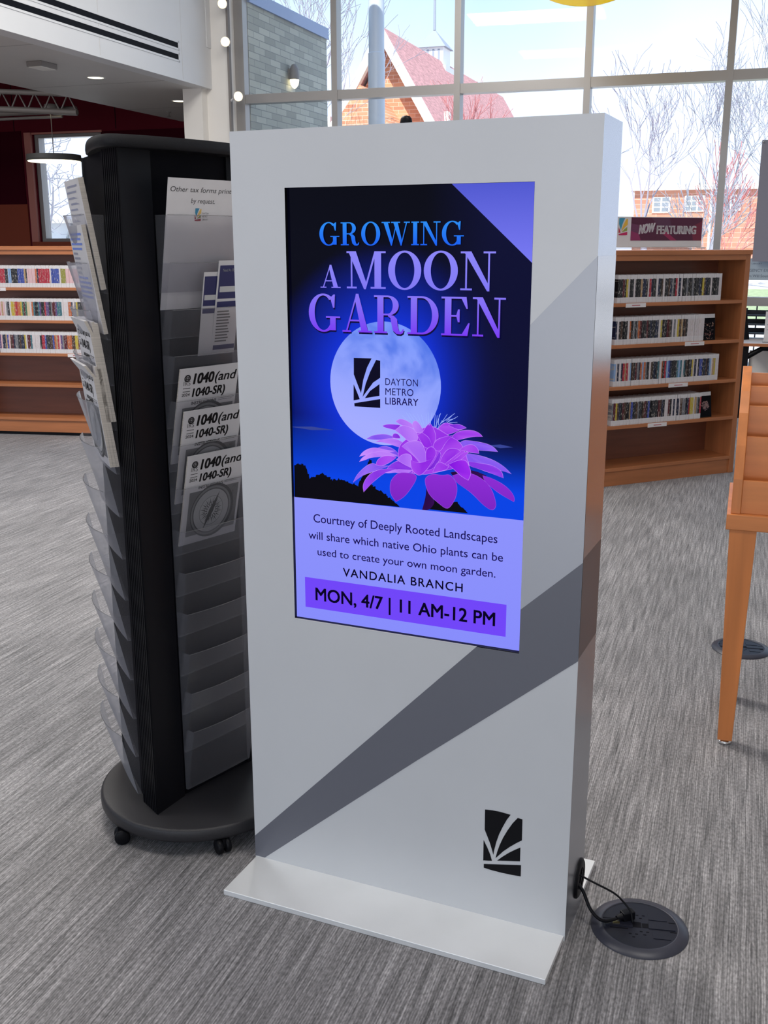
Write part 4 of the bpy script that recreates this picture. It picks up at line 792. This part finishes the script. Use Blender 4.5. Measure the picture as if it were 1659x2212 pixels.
# vertical spotlight track by the window jamb
p = BT @ Vector((-5.90, BY - .16, 2.9)); t = thing('spotlight_track', 'dark vertical track with three small lit spotlights by window jamb', 'track light', p); I = Matrix.Translation(-p)
m = MB(); m.box((-5.915, BY - .17, 2.9), (-5.89, BY - .12, 5.55), M['steel_grey'], BT); m.build('rail', t, T=I)
for z, dx in ((4.335, .0), (3.935, .02), (3.345, .15)):
    hp = BT @ Vector((-5.90 + dx, BY - .27, z)); d = (Vector((1.0, -2.2, 1.7)) - hp).normalized(); d = (d + Vector((.3 if dx > .1 else 0, 0, 0))).normalized()
    s = MB(); s.tube([hp - d * .11, hp - d * .02, hp + d * .045], [.030, .052, .055], M['white_paint'], 18); s.tube([hp - d * .08, BT @ Vector((-5.90, BY - .15, z - .03))], .014, M['white_paint'], 8); so_ = s.build('spot_head', t, T=I)
    s = MB(); q = d.to_track_quat('Z', 'Y').to_matrix().to_4x4(); s.lathe([(0, .006), (.03, .004), (.05, 0)], M['lamp_warm'], 20, Matrix.Translation(hp + d * .046) @ q); s.build('lens', so_)
# translucent amber disc hung high in front of the window
p = BT @ Vector((-1.467, 9.5, 4.42)); t = thing('hanging_disc', 'large translucent amber disc hung at the top before the window', 'hanging disc', p, TH)
m = MB(); m.lathe([(0, -.008), (.80, -.008), (.80, .008), (0, .008)], M['amber'], 96, Matrix.Rotation(PI / 2, 4, 'X'), smooth=False); m.build('disc', t)
m = MB(); m.tube([(0, 0, .79), (0, 0, 1.18)], .004, M['steel_grey'], 6); m.build('cable', t)

# ------------------------------------------------------------------ bookcases and their cases
ORD = lambda n: '%d%s' % (n, 'th' if 10 <= n % 100 <= 20 else {1: 'st', 2: 'nd', 3: 'rd'}.get(n % 10, 'th'))
SHZ = (1.30, 1.013, .72, .44, .133)
def bookcase(label, loc, rz, Lx, strips, plinth):
    t = thing('bookcase', label, 'bookcase', loc, rz)
    D = .30; wv, wh = M['wood_v'], M['wood']; z0 = plinth
    for x0, x1 in ((-Lx, -Lx + .045), (-.045, 0)):
        b = MB(); b.box((x0, 0, z0), (x1, D, 1.622 + z0), wv); b.build('side_panel', t, bevel=.002)
    b = MB(); b.box((-Lx - .005, -.012, 1.622 + z0), (.005, D, 1.655 + z0), wh); b.build('top_board', t, bevel=.003)
    b = MB(); b.box((-Lx + .045, .0, 1.585 + z0), (-.045, .025, 1.622 + z0), wh); b.build('top_rail', t)
    b = MB(); b.box((-Lx + .045, D - .02, z0), (-.045, D, 1.622 + z0), M['wood_shaded']); b.build('back_panel', t)
    for z in SHZ:
        b = MB(); b.box((-Lx + .045, .0, z - .025 + z0), (-.045, D - .02, z + z0), wh); b.build('shelf', t, bevel=.002)
    b = MB(); b.box((-Lx + .045, .012, z0), (-.045, .03, .108 + z0), wh); b.build('base_board', t)
    if plinth > 0: b = MB(); b.box((-Lx + .02, .03, 0), (-.02, D - .01, plinth), M['black']); b.build('plinth', t)
    for x0, x1, z in strips:
        b = MB(); b.box((x0, -.004, z - .030 + z0), (x1, 0, z - .002 + z0), M['label_white']); b.box((x0 + .05, -.0045, z - .019 + z0), (x1 - .05, -.004, z - .013 + z0), M['label_red']); b.build('shelf_label', t)
    return t
RB = Vector((.715, 5.964, 0)); RA = math.atan2(.749, .663); LB = Vector((-4.704, 5.278, 0)); LA = math.atan2(.2557, .967)
bookcase('tall cherry wood bookcase of disc cases beneath the NOW FEATURING sign', RB, RA, 1.42, ((-1.10, -.93, 1.30), (-.555, -.38, 1.013), (-.68, -.505, .72), (-.845, -.675, .44)), 0.0)
bookcase('cherry wood bookcase at left with three filled and two bare shelves', LB, LA, 1.30, ((-.276, -.096, .72), (-.99, -.815, 1.30)), 0.03)
case_me = []
for v_ in range(3):
    c = MB(); h = (.190, .191, .189)[v_]; w_ = .0143; d = .135
    zs = ((0, .038, 'case_white'), (.038, h - .028, 'spine'), (h - .028, h, 'case_white'))
    for z0, z1, mm in zs: c.box((-w_ / 2, 0, z0), (w_ / 2, d, z1), M[mm])
    o = c.build('disc_case'); case_me.append(o.data); bpy.data.objects.remove(o)
CN = {'black': '17171c', 'charcoal': '2b2b30', 'navy': '1c2440', 'brown': '4a3328', 'maroon': '581c26', 'red': 'a8283a', 'grey': '74747a', 'white': 'cfc6c8', 'tan': 'b09068', 'yellow': 'bba63c', 'blue': '3c4c9a', 'sky blue': '86a4cc', 'green': '3f6a52', 'teal': '3c6c78', 'orange': 'b8643a', 'pink': 'd4aeb2', 'purple': '5a4276', 'olive': '8c8838', 'cream': 'd0bc9a'}
def put_case(name, cat, col, lab, group, base, rz, x, y, z, tilt=0.0, i=0):
    o = bpy.data.objects.new(name, case_me[i % 3]); COL.objects.link(o)
    o.matrix_world = Matrix.Translation(base) @ Matrix.Rotation(rz, 4, 'Z') @ Matrix.Translation((x, y, z)) @ Matrix.Rotation(tilt, 4, 'Y')
    c = lin(CN[col]); o.color = (*c, 1); o['label'] = lab; o['category'] = cat; o['group'] = group; return o
rrow = random.Random(11); POOL_R = ['black'] * 9 + ['charcoal'] * 6 + ['navy'] * 4 + ['brown'] * 3 + ['maroon'] * 2 + ['grey'] * 2 + ['white'] * 5 + ['tan', 'orange', 'yellow', 'blue', 'red']
ROWN = ('top', 'second', 'third', 'fourth')
for r, (xe, gaps) in enumerate(((-.250, ()), (-.384, ()), (-.222, ()), (-.360, (16,)))):
    x = xe; n_ = 0
    while x > -1.165:
        n_ += 1; col = rrow.choice(POOL_R)
        if r == 2: col = rrow.choice(POOL_R + ['red', 'maroon', 'yellow', 'teal', 'sky blue', 'white', 'white', 'white'])
        if r == 1 and n_ <= 9: col = 'white'
        tilt = 0.0
        if n_ in gaps: x -= .006
        put_case('disc_case', 'disc case', col, '%s spined disc case, %s from right end of %s row, bookcase at right' % (col, ORD(n_), ROWN[r]), 'disc cases in the right bookcase', RB, RA, x, .008 + rrow.uniform(0, .007), SHZ[r] + .0005, tilt, n_)
        x -= .0151 + (rrow.random() < .04) * .004
def face_case(label, x, z, tilt, img):
    t = thing('disc_case', label, 'disc case', (0, 0, 0), 0, 'disc cases in the right bookcase')
    t.matrix_world = Matrix.Translation(RB) @ Matrix.Rotation(RA, 4, 'Z') @ Matrix.Translation((x, .035, z)) @ Matrix.Rotation(tilt, 4, 'X')
    b = MB(); b.box((0, 0, 0.0), (.125, .0143, .190), M['black']); b.box((.002, -.0006, .160), (.123, 0, .188), M['case_white']); b.build('case_body', t, bevel=.002)
    b = MB(); rr = random.Random(img); b.box((.004, -.0008, .004), (.121, 0, .158), M['black_matt'])
    for q in range(60):
        if img == 1: x_, z_, w_, h_ = rr.uniform(.006, .108), rr.uniform(.006, .12), rr.uniform(.003, .012), rr.uniform(.003, .012); cc = rr.choice(((110, 60, 50), (150, 120, 100), (90, 40, 44), (70, 56, 52)))
        else:
            a = rr.uniform(0, 2 * PI); r_ = rr.uniform(0, .034); x_, z_ = .062 + r_ * math.cos(a), .085 + r_ * 1.2 * math.sin(a); w_, h_ = .012, .009; cc = rr.choice(((122, 96, 96), (140, 108, 104), (96, 76, 84), (150, 120, 116)))
        b.add([(x_, -.0010 - q * .000005, z_), (x_ + w_, -.0010 - q * .000005, z_), (x_ + w_, -.0010 - q * .000005, z_ + h_), (x_, -.0010 - q * .000005, z_ + h_)], [(0, 1, 2, 3)], M['print'], lin(cc))
    b.build('cover_picture', t)
face_case('face out disc case with mottled red brown cover on second shelf at right', -.372, SHZ[1] + .001, -.10, 1)
face_case('face out disc case with pale face on dark cover, fourth shelf at right', -.348, SHZ[3] + .001, -.14, 2)
SEQ1 = [('maroon', 4), ('pink', 9), ('olive', 3), ('white', 1), ('blue', 5), ('white', 1), ('red', 7), ('navy', 1), ('orange', 1), ('pink', 5), ('charcoal', 1), ('tan', 1), ('blue', 4), ('black', 4), ('sky blue', 2), ('charcoal', 2), ('red', 6), ('maroon', 1), ('purple', 3), ('white', 4)]
seq1 = [c for c, n_ in SEQ1 for _ in range(n_)]
POOL_L = ['maroon', 'maroon', 'navy', 'navy', 'purple', 'red', 'tan', 'tan', 'cream', 'white', 'green', 'orange', 'blue', 'charcoal', 'charcoal', 'black', 'yellow', 'teal', 'grey', 'brown', 'pink', 'olive']
rl = random.Random(5)
for r, xe in enumerate((-.056, -.056, -.150)):
    x = xe; n_ = 0; prev = 'maroon'
    while x > -.925:
        n_ += 1
        if r == 0: col = seq1[min(n_ - 1, len(seq1) - 1)]
        else:
            col = prev if rl.random() < .35 else rl.choice(POOL_L)
            if r == 2 and n_ == 3: col = 'yellow'
        prev = col
        put_case('left_disc_case', 'case', col, '%s spined disc case, %s from right end of %s row, bookcase at left' % (col, ORD(n_), ROWN[r]), 'disc cases in the left bookcase', LB, LA, x, .008 + rl.uniform(0, .006), SHZ[r] + .0305, 0, n_)  # same disc cases as in the right bookcase
        x -= .0151
# the NOW FEATURING sign on top of the right bookcase
TSG = Matrix.Translation(RB) @ Matrix.Rotation(RA, 4, 'Z') @ Matrix.Translation((-1.205, .075, 1.6655)) @ frame((0, 0, 0), (1, 0, 0), (0, 0, 1), (0, -1, 0))
t = thing('tabletop_sign', 'purple NOW FEATURING sign in a white holder on the right bookcase', 'sign', TSG @ Vector((0, 0, 0))); I = Matrix.Translation(-t.location)
b = MB(); b.box((0, 0.010, -.008), (.80, .215, -.001), M['label_white'], TSG); b.box((0, 0, -.05), (.80, .010, .05), M['acrylic'], TSG); b.build('holder', t, T=I, bevel=.002)
b = MB(); q_ = lin((84, 28, 58)); R = lambda pts, c, z: b.add([(x, y, z) for x, y in pts], [list(range(len(pts)))], M['print'], c, False, TSG)
R([(.17, .055), (.795, .055), (.795, .210), (.17, .210)], q_, .0005)
R([(.17, .055), (.26, .055), (.24, .10), (.17, .12)], lin((140, 44, 92)), .0007); R([(.17, .12), (.24, .10), (.40, .135), (.17, .17)], lin((104, 50, 84)), .0007); R([(.52, .055), (.575, .055), (.47, .12), (.43, .11)], lin((150, 40, 84)), .0007); R([(.72, .055), (.795, .055), (.795, .19), (.70, .15)], lin((120, 36, 62)), .0007)
R([(.34, .21), (.42, .14), (.52, .15), (.50, .21)], lin((92, 52, 78)), .0007)
put_text(b, 'NOW', .240, .375, .100, .058, M['print'], TSG, lin((226, 218, 222)), .07, .22, 1, .0012, .12); put_text(b, 'FEATURING', .395, .740, .102, .052, M['print'], TSG, lin((226, 218, 222)), .08, .0, 1, .0012)
lib_logo(b, TSG, .065, .09, .075, .115, .0008, (lin((62, 150, 180)), lin((226, 176, 60)), lin((190, 50, 70)), lin((150, 160, 70)), lin((190, 30, 90))))
b.build('printed_panel', t, T=I)

# ------------------------------------------------------------------ slanted book rack at the right edge
RTB = W(-.012, 3.50, 0)
t = thing('tiered_book_rack', 'tiered stained wood book rack on tapered legs at right edge', 'book rack', RTB, TH)
wt_, wtv = M['wood_table'], M['wood_table_v']; TWd = 1.15
for x0, y0 in ((.012, .005), (TWd - .10, .005), (.012, .40), (TWd - .10, .40)):
    b = MB(); cx_, cy_ = x0 + .043, y0 + .043; a, c = .043, .024
    b.hexa([(cx_ - c, cy_ - c, .018), (cx_ + c, cy_ - c, .018), (cx_ + c, cy_ + c, .018), (cx_ - c, cy_ + c, .018), (cx_ - a, cy_ - a, .786), (cx_ + a, cy_ - a, .786), (cx_ + a, cy_ + a, .786), (cx_ - a, cy_ + a, .786)], wtv); lg = b.build('leg', t, bevel=.002)
    b = MB(); b.lathe([(0, 0), (.020, 0), (.023, .004), (.023, .012), (.012, .013), (.012, .018), (0, .018)], M['chrome'], 28, Matrix.Translation((cx_, cy_, 0))); b.build('glide', lg)
b = MB(); b.box((0, 0, .785), (TWd, .50, .838), wt_); b.build('apron', t, bevel=.003)
prof = [(.012, .838), (.012, .955), (.05, 1.06), (.10, 1.16), (.16, 1.225), (.24, 1.270), (.31, 1.292), (.36, 1.285), (.44, 1.20), (.47, 1.0), (.48, .838)]
for x0 in (.012, TWd - .042):
    b = MB(); n_ = len(prof); vs = [(x0, y, z) for y, z in prof] + [(x0 + .03, y, z) for y, z in prof]
    b.add(vs, [[i, n_ + i, n_ + (i + 1) % n_, (i + 1) % n_] for i in range(n_)] + [list(range(n_)), [n_ + i for i in range(n_)][::-1]], wtv); b.build('side_arm', t, bevel=.002)
steps = [(.022, .838, .950), (.085, .92, 1.085), (.15, 1.05, 1.178), (.215, 1.13, 1.236), (.285, 1.19, 1.272)]
for y, z0, z1 in steps:
    b = MB(); b.box((.042, y, z0), (TWd - .042, y + .012, z1), wt_); b.build('tier_panel', t, bevel=.0015)
for i in range(len(steps) - 1):
    b = MB(); b.box((.042, steps[i][0] + .012, steps[i + 1][1] - .012), (TWd - .042, steps[i + 1][0] + .012, steps[i + 1][1]), wt_); b.build('tier_ledge', t)

# ------------------------------------------------------------------ desk, banner and exit sign behind the bookcase
t = thing('desk', 'wood edged desk with black frame behind the right bookcase', 'desk', W(-.05, 10.9, 0), TH)
b = MB(); b.box((0, .0, .72), (1.5, .7, .748), M['wood']); b.box((.004, .004, .748), (1.496, .696, .752), M['label_white']); b.build('desktop', t)
for x in (.03, 1.40):
    b = MB(); b.box((x, .05, 0), (x + .06, .11, .72), M['black']); b.box((x, .59, 0), (x + .06, .65, .72), M['black']); b.box((x, .05, .02), (x + .06, .65, .07), M['black']); b.build('leg_frame', t)
b = MB(); b.tube([(.06, .08, .60), (.22, .08, .70), (1.2, .08, .70)], .03, M['black'], 6); b.build('cross_bar', t)
b = MB(); b.box((.10, .66, .10), (1.4, .68, .62), M['column_paint']); b.build('modesty_panel', t)
b = MB(); b.box((0, 0, .0), (.16, .012, .30), M['black']); tag(b.build('tablet_stand', T=Matrix.Translation(W(-.06, 11.2, .752)) @ Matrix.Rotation(TH + .9, 4, 'Z') @ Matrix.Rotation(-.2, 4, 'X'), bevel=.004), 'black tablet standing on the desk behind bookcase edge', 'tablet')
t = thing('sign_holder', 'white upright sign holder with blue heading on the desk', 'sign', W(.17, 11.05, .752), TH); b = MB(); b.box((0, 0, 0), (.22, .006, .30), M['paper']); b.box((-.01, -.05, 0), (.23, .06, .004), M['acrylic']); b.build('holder', t)
b = MB(); b.box((.02, -.001, .24), (.20, 0, .275), M['coping']); b.box((.02, -.001, .12), (.18, 0, .125), M['banner']); b.box((.02, -.001, .17), (.15, 0, .175), M['banner']); b.build('printed_panel', t)
t = thing('letter_tray', 'stacked dark letter trays on the desk behind bookcase', 'tray', W(-.02, 11.35, .752), TH)
for q in range(3): b = MB(); b.box((0, 0, .05 + q * .09), (.45, .24, .062 + q * .09), M['navy_plastic']); b.box((0, .23, .05 + q * .09), (.45, .24, .10 + q * .09), M['navy_plastic']); b.build('tray', t)
b = MB()
for x in (0.01, .44): b.box((x - .01, 0.2, 0), (x + .01, .24, .3), M['navy_plastic'])
b.build('frame', t)
p = W(0, 11.6, 0); t = thing('hanging_banner', 'plain grey banner hanging before the window at right edge', 'banner', p, TH); b = MB(); b.box((0.0, 0, 1.52), (.9, .004, 2.70), M['banner'])
b.build('cloth', t, bevel=.001); b = MB(); b.lathe([(.006, 0), (.012, .002), (.012, .004), (.006, .006)], M['chrome'], 16, Matrix.Translation((.02, -.004, 2.68)) @ Matrix.Rotation(PI / 2, 4, 'X')); b.build('grommet', t)
p = W(-.14, 11.72, 1.33); t = thing('exit_sign', 'blue grey EMERGENCY EXIT notice on the window beneath the banner', 'sign', p, TH); b = MB(); b.box((0, 0, 0), (.46, .005, .22), M['sign_blue']); b.build('panel', t)
b = MB(); TE = frame((0, -.001, 0), (1, 0, 0), (0, 0, 1), (0, -1, 0)); put_text(b, 'EMERGENCY EXIT', .03, .34, .085, .028, M['print'], TE, lin((90, 100, 116))); put_text(b, 'Alarm Will Sound', .05, .33, .03, .026, M['print'], TE, lin((90, 100, 116)))
lib_logo(b, TE, .06, .13, .06, .085, .0003, [inkk] * 5); put_text(b, 'LIBRARY', .14, .24, .16, .012, M['print'], TE, lin((90, 100, 116))); b.build('lettering', t)

# ------------------------------------------------------------------ outside
gd = MB(); gd.add([(-70, BY + .2, -.05), (60, BY + .2, -.05), (60, 140, -.05), (-70, 140, -.05)], [(0, 1, 2, 3)], M['concrete'], T=BT); struct('ground', gd)
lw = MB(); lw.add([(-3, 26, -.04), (2.2, 26, -.04), (2.2, 44, -.04), (-3, 44, -.04)], [(0, 1, 2, 3)], M['lawn'], T=BT); o = lw.build('lawn'); o['kind'] = 'structure'
bwm = MB(); bwm.box((-6.0, 0, 0), (-5.78, 2.45, 4.42), M['grey_brick'])
o = struct('wall_outside', bwm); o.matrix_world = BT @ Matrix.Translation((0, BY + .12, 0))
cg = MB(); cg.box((-6.05, BY + .12, 4.42), (-5.75, BY + 2.58, 4.56), M['coping'], BT); struct('trim_2', cg)
p = BT @ Vector((-5.78, 13.08, 3.76)); t = thing('wall_sconce', 'dark bullet wall sconce lit on the grey brick outside', 'wall light', p, TH)
m = MB(); m.lathe([(0, .16), (.03, .15), (.055, .10), (.065, 0), (.06, -.03)], M['steel_grey'], 24, Matrix.Translation((.07, 0, 0))); m.box((0, -.03, -.02), (.03, .03, .10), M['steel_grey']); m.build('housing', t)
m = MB(); m.lathe([(.06, -.03), (.05, -.09), (.02, -.13), (0, -.135)], M['lamp_white'], 24, Matrix.Translation((.07, 0, 0))); m.build('globe', t)
m = MB(); m.lathe([(.105, 0), (.105, 4.05)], M['pole'], 32); m.lathe([(.098, 4.05), (.098, 11.0)], M['pole'], 32); m.lathe([(.105, 4.05), (.098, 4.06)], M['pole'], 32)
tag(m.build('steel_post', T=Matrix.Translation(BT @ Vector((-4.64, 13.2, -.05)))), 'pale round steel post standing outside before the church', 'post')
t = thing('railing', 'dark thin railing outside under the exit notice', 'railing', W(-1.5, 13.6, 0), TH)
m = MB(); m.box((0, 0, 1.0), (4.5, .04, 1.04), M['navy_plastic']); m.build('top_rail', t)
m = MB(); m.box((0, 0, .12), (4.5, .04, .16), M['navy_plastic']); m.build('bottom_rail', t)
for q in range(32): m = MB(); m.box((q * .145, .01, -.05 if q % 8 == 0 else .16), (q * .145 + .016, .026, 1.0), M['navy_plastic']); m.build('baluster', t)
# church
CH = BT @ Matrix.Translation((-15.65, 46, 0)); t = thing('church', 'brick gabled church with red roof and white steeple outside', 'church', CH @ Vector((0, 0, 0)), TH)
apex, sl = 10.15, 1.68; hw = 4.6; ez = apex - hw * sl
m = MB(); m.add([(-hw, 0, 0), (hw, 0, 0), (hw, 0, ez), (0, 0, apex), (-hw, 0, ez), (-hw, 22, 0), (hw, 22, 0), (hw, 22, ez), (0, 22, apex), (-hw, 22, ez)], [(0, 1, 2, 3, 4), (5, 9, 8, 7, 6), (1, 6, 7, 2), (0, 4, 9, 5)], M['church_brick']); m.build('gable_wall', t)
m = MB()
for s_ in (-1, 1): m.hexa([(0, -.9, apex + .30), (0, 22.5, apex + .30), (s_ * (hw + .7), 22.5, ez - .85), (s_ * (hw + .7), -.9, ez - .85), (0, -.9, apex + .48), (0, 22.5, apex + .48), (s_ * (hw + .85), 22.5, ez - .80), (s_ * (hw + .85), -.9, ez - .80)], M['roof_pink'])
m.build('roof', t)
for s_ in (-1, 1):
    m = MB(); m.hexa([(0, -1.0, apex - .12), (s_ * (hw + .75), -1.0, ez - 1.30), (s_ * (hw + .75), -.7, ez - 1.30), (0, -.7, apex - .12), (0, -1.0, apex + .50), (s_ * (hw + .85), -1.0, ez - .75), (s_ * (hw + .85), -.7, ez - .75), (0, -.7, apex + .50)], M['white_trim']); m.build('barge_board', t)
m = MB()
for s_ in (-1, 1): m.box((s_ * 2.75 - .12, -.25, 0), (s_ * 2.75 + .12, .0, 7.2), M['white_trim'])
m.build('white_pilaster', t)
m = MB(); m.add([(-3.2, -2.6, 0), (2.2, -2.6, 0), (2.2, -2.6, 4.9), (-.35, -2.6, 8.1), (-3.2, -2.6, 4.4), (-3.2, 0, 0), (2.2, 0, 0), (2.2, 0, 4.9), (-.35, 0, 8.1), (-3.2, 0, 4.4)], [(0, 1, 2, 3, 4), (1, 6, 7, 2), (0, 4, 9, 5), (2, 7, 8, 3), (3, 8, 9, 4)], M['church_brick']); m.build('porch', t)
stp = MB(); TQ = Matrix.Translation((-.55, 9.0, 0)); stp.box((-.85, -.85, 6.0), (.85, .85, 10.4), M['steeple'], TQ); stp.box((-.65, -.65, 10.4), (.65, .65, 11.35), M['steeple'], TQ)
for q in range(4): stp.box((-.5 + q * .29, -.67, 10.7), (-.39 + q * .29, -.65, 11.2), M['slate'], TQ)
st_ = stp.build('steeple', t)
m = MB(); m.add([(-.8, -.8, 11.3), (.8, -.8, 11.3), (.8, .8, 11.3), (-.8, .8, 11.3), (0, 0, 12.25)], [(0, 1, 4), (1, 2, 4), (2, 3, 4), (3, 0, 4), (3, 2, 1, 0)], M['slate'], T=TQ); m.tube([TQ @ Vector((0, 0, 12.2)), TQ @ Vector((0, 0, 15.5))], [.08, .05], M['slate'], 6); m.build('spire', st_)
# brick house on the right
t = thing('brick_house', 'long orange brick building with three white windows across the lawn', 'building', BT @ Vector((-6.3, 60, 0)), TH)
m = MB(); m.box((0, 0, -.05), (13, 9, 4.45), M['house_brick']); m.build('wall', t)
m = MB(); m.box((-.25, -.3, 4.45), (13.2, 9.3, 4.72), M['white_trim']); m.build('roof_edge', t)
for x0, x1, z0, z1 in ((.97, 1.9, 3.30, 4.10), (2.64, 3.65, 3.33, 4.15), (4.7, 5.5, 3.36, 4.17)):
    m = MB(); m.box((x0, -.08, z0), (x1, .02, z1), M['white_trim']); wn = m.build('window', t); m = MB(); cw = (x1 - x0 - .16) / 3
    nx = 2 if x0 < 2 else 3; cw = (x1 - x0 - .08 * (nx + 1)) / nx
    for q in range(nx):
        for r_ in range(3): m.box((x0 + .08 + q * (cw + .08), -.095, z0 + .06 + r_ * (z1 - z0 - .02) / 3), (x0 + .08 + q * (cw + .08) + cw, -.08, z0 + (r_ + 1) * (z1 - z0 - .02) / 3), M['grey_window'])
    m.build('pane', wn)
m = MB(); m.box((-.6, -2.4, 2.55), (3.2, 0, 2.78), M['white_trim']); m.build('canopy', t)
m = MB(); m.box((3.95, -.12, 0), (4.07, 0, 4.45), M['white_trim']); m.build('downpipe', t)
# pale house seen through the far left window
t = thing('white_house', 'pale house with grey windows seen through the far left window', 'building', BT @ Vector((-24, 34, 0)), TH)
m = MB(); m.box((-7, 0, -.05), (8, 7, 2.45), M['house_white']); m.build('wall', t)
m = MB(); m.box((-7.3, -.5, 2.45), (8.3, 7.3, 2.58), M['concrete']); m.build('roof_edge', t)
m = MB(); m.box((-1.9, -.05, 1.45), (-1.2, 0, 2.2), M['grey_window']); m.build('window', t)
m = MB(); m.box((1.2, -.05, -.05), (6, 0, 2.0), M['steeple']); m.build('garage_door', t)
m = MB(); m.tube([(-.1, -.1, 0), (-.1, -.1, 1.95), (.35, -.4, 2.4)], .05, M['grey_window'], 6); m.build('downpipe', t)
for q in range(2): b = MB(); b.box((0, 0, 0), (.9, .8, .8), M['house_white']); tag(b.build('cooling_unit', T=BT @ Matrix.Translation((-25.9 + q * .3, 32 - q * 2.5, -.05 + (0 if q else 0))), bevel=.03), ('boxy pale cooling unit by the pale house wall', 'boxy pale cooling unit nearest the far left window')[q], 'cooling unit')

# bare trees
def tree(name, label, x, y, height, spread, mat, seed, trunk=.16, levels=5, first=.28, kids=(4, 4, 4, 3, 3), lean_=0.0, fine=.0055, ang=(.30, .62), group='bare trees outside'):
    rr = random.Random(seed); tm = MB(); bm_ = MB()
    def limb(mb, p, d, ln, r, lv):
        segs = 4 if lv < 2 else 3; pts = [p.copy()]; rs = [r]; q = p.copy(); dd = d.copy()
        for i in range(segs):
            dd = (dd + Vector((rr.uniform(-1, 1), rr.uniform(-1, 1), rr.uniform(-.3, .7))) * (.10 + .05 * lv)).normalized(); q = q + dd * (ln / segs); pts.append(q.copy()); rs.append(max(fine, r * (1 - .55 * (i + 1) / segs)))
        mb.tube(pts, rs, mat, 7 if lv == 0 else (4 if lv < 3 else 3), caps=False)
        if lv >= levels: return
        for c in range(kids[min(lv, len(kids) - 1)]):
            t_ = rr.uniform(.35 if lv else .75, 1.0) if c else 1.0
            k_ = min(len(pts) - 2, int(t_ * segs)); bp_ = pts[k_].lerp(pts[k_ + 1], min(1, t_ * segs - k_)); base = (pts[k_ + 1] - pts[k_]).normalized()
            a = rr.uniform(0, 2 * PI); o_ = base.orthogonal().normalized(); o_ = Matrix.Rotation(a, 3, base) @ o_
            th = rr.uniform(*ang) * (0.5 if c == 0 else 1); nd = (base * math.cos(th) + o_ * math.sin(th) * spread); nd.z = nd.z * .9 + .12; nd.normalize()
            limb(bm_, bp_, nd, ln * rr.uniform(.55, .82) if lv else (height - height * first) * rr.uniform(.42, .6), max(fine, rs[k_ + 1] * .62), lv + 1)
    limb(tm, Vector((0, 0, -.1)), Vector((lean_, 0, 1)).normalized(), height * first, trunk, 0)
    t = thing(name, label, 'tree', BT @ Vector((x, y, -.05)), TH, group); tm.build('trunk', t); bm_.build('branches', t)
tree('bare_tree', 'bare grey tree with narrow crown just right of the kiosk', -4.15, 45, 7.3, .8, M['bark'], 3, .20, 5, .36, kids=(4, 3, 3, 3, 2), fine=.010)
tree('bare_tree', 'tallest bare tree with wide crown above the brick building', -1.5, 46, 8.9, 1.0, M['bark_blue'], 8, .26, 5, .34, kids=(4, 3, 3, 3, 2), fine=.011)
tree('bare_tree', 'bare tree cut by the right edge of the photo', 1.1, 44, 8.0, 1.0, M['bark_blue'], 21, .2, 5, .3, kids=(4, 3, 3, 3, 2), fine=.010)
tree('bare_tree', 'pale bare tree behind the grey brick wall coping', -19.2, 46, 14.0, .9, M['bark_blue'], 5, .28, 5, .42, kids=(4, 3, 3, 3, 2), fine=.012)
tree('bare_tree', 'pale bare tree left of the church gable', -17.9, 40, 9.0, .8, M['bark_blue'], 14, .22, 5, .34, kids=(4, 3, 3, 3, 2), fine=.010)
tree('bare_tree', 'drooping pale tree seen through the far left window', -22.6, 31, 6.2, 1.5, M['bark_blue'], 31, .18, 5, .38, kids=(4, 3, 3, 3, 2), fine=.012, ang=(.6, 1.2))
tree('budding_shrub', 'red budding young tree before the church roof', -10.3, 40, 6.9, .6, M['bark_red'], 17, .10, 4, .5, fine=.010)
tree('budding_shrub', 'red and white twiggy shrub before the brick building at right', -.75, 32, 4.1, .9, M['bark_red'], 19, .07, 4, .30, fine=.010)
tree('budding_shrub', 'pale twiggy shrub in front of brick building beside mullion', -1.35, 30, 3.5, .9, M['bark_blue'], 23, .06, 4, .30, fine=.009)
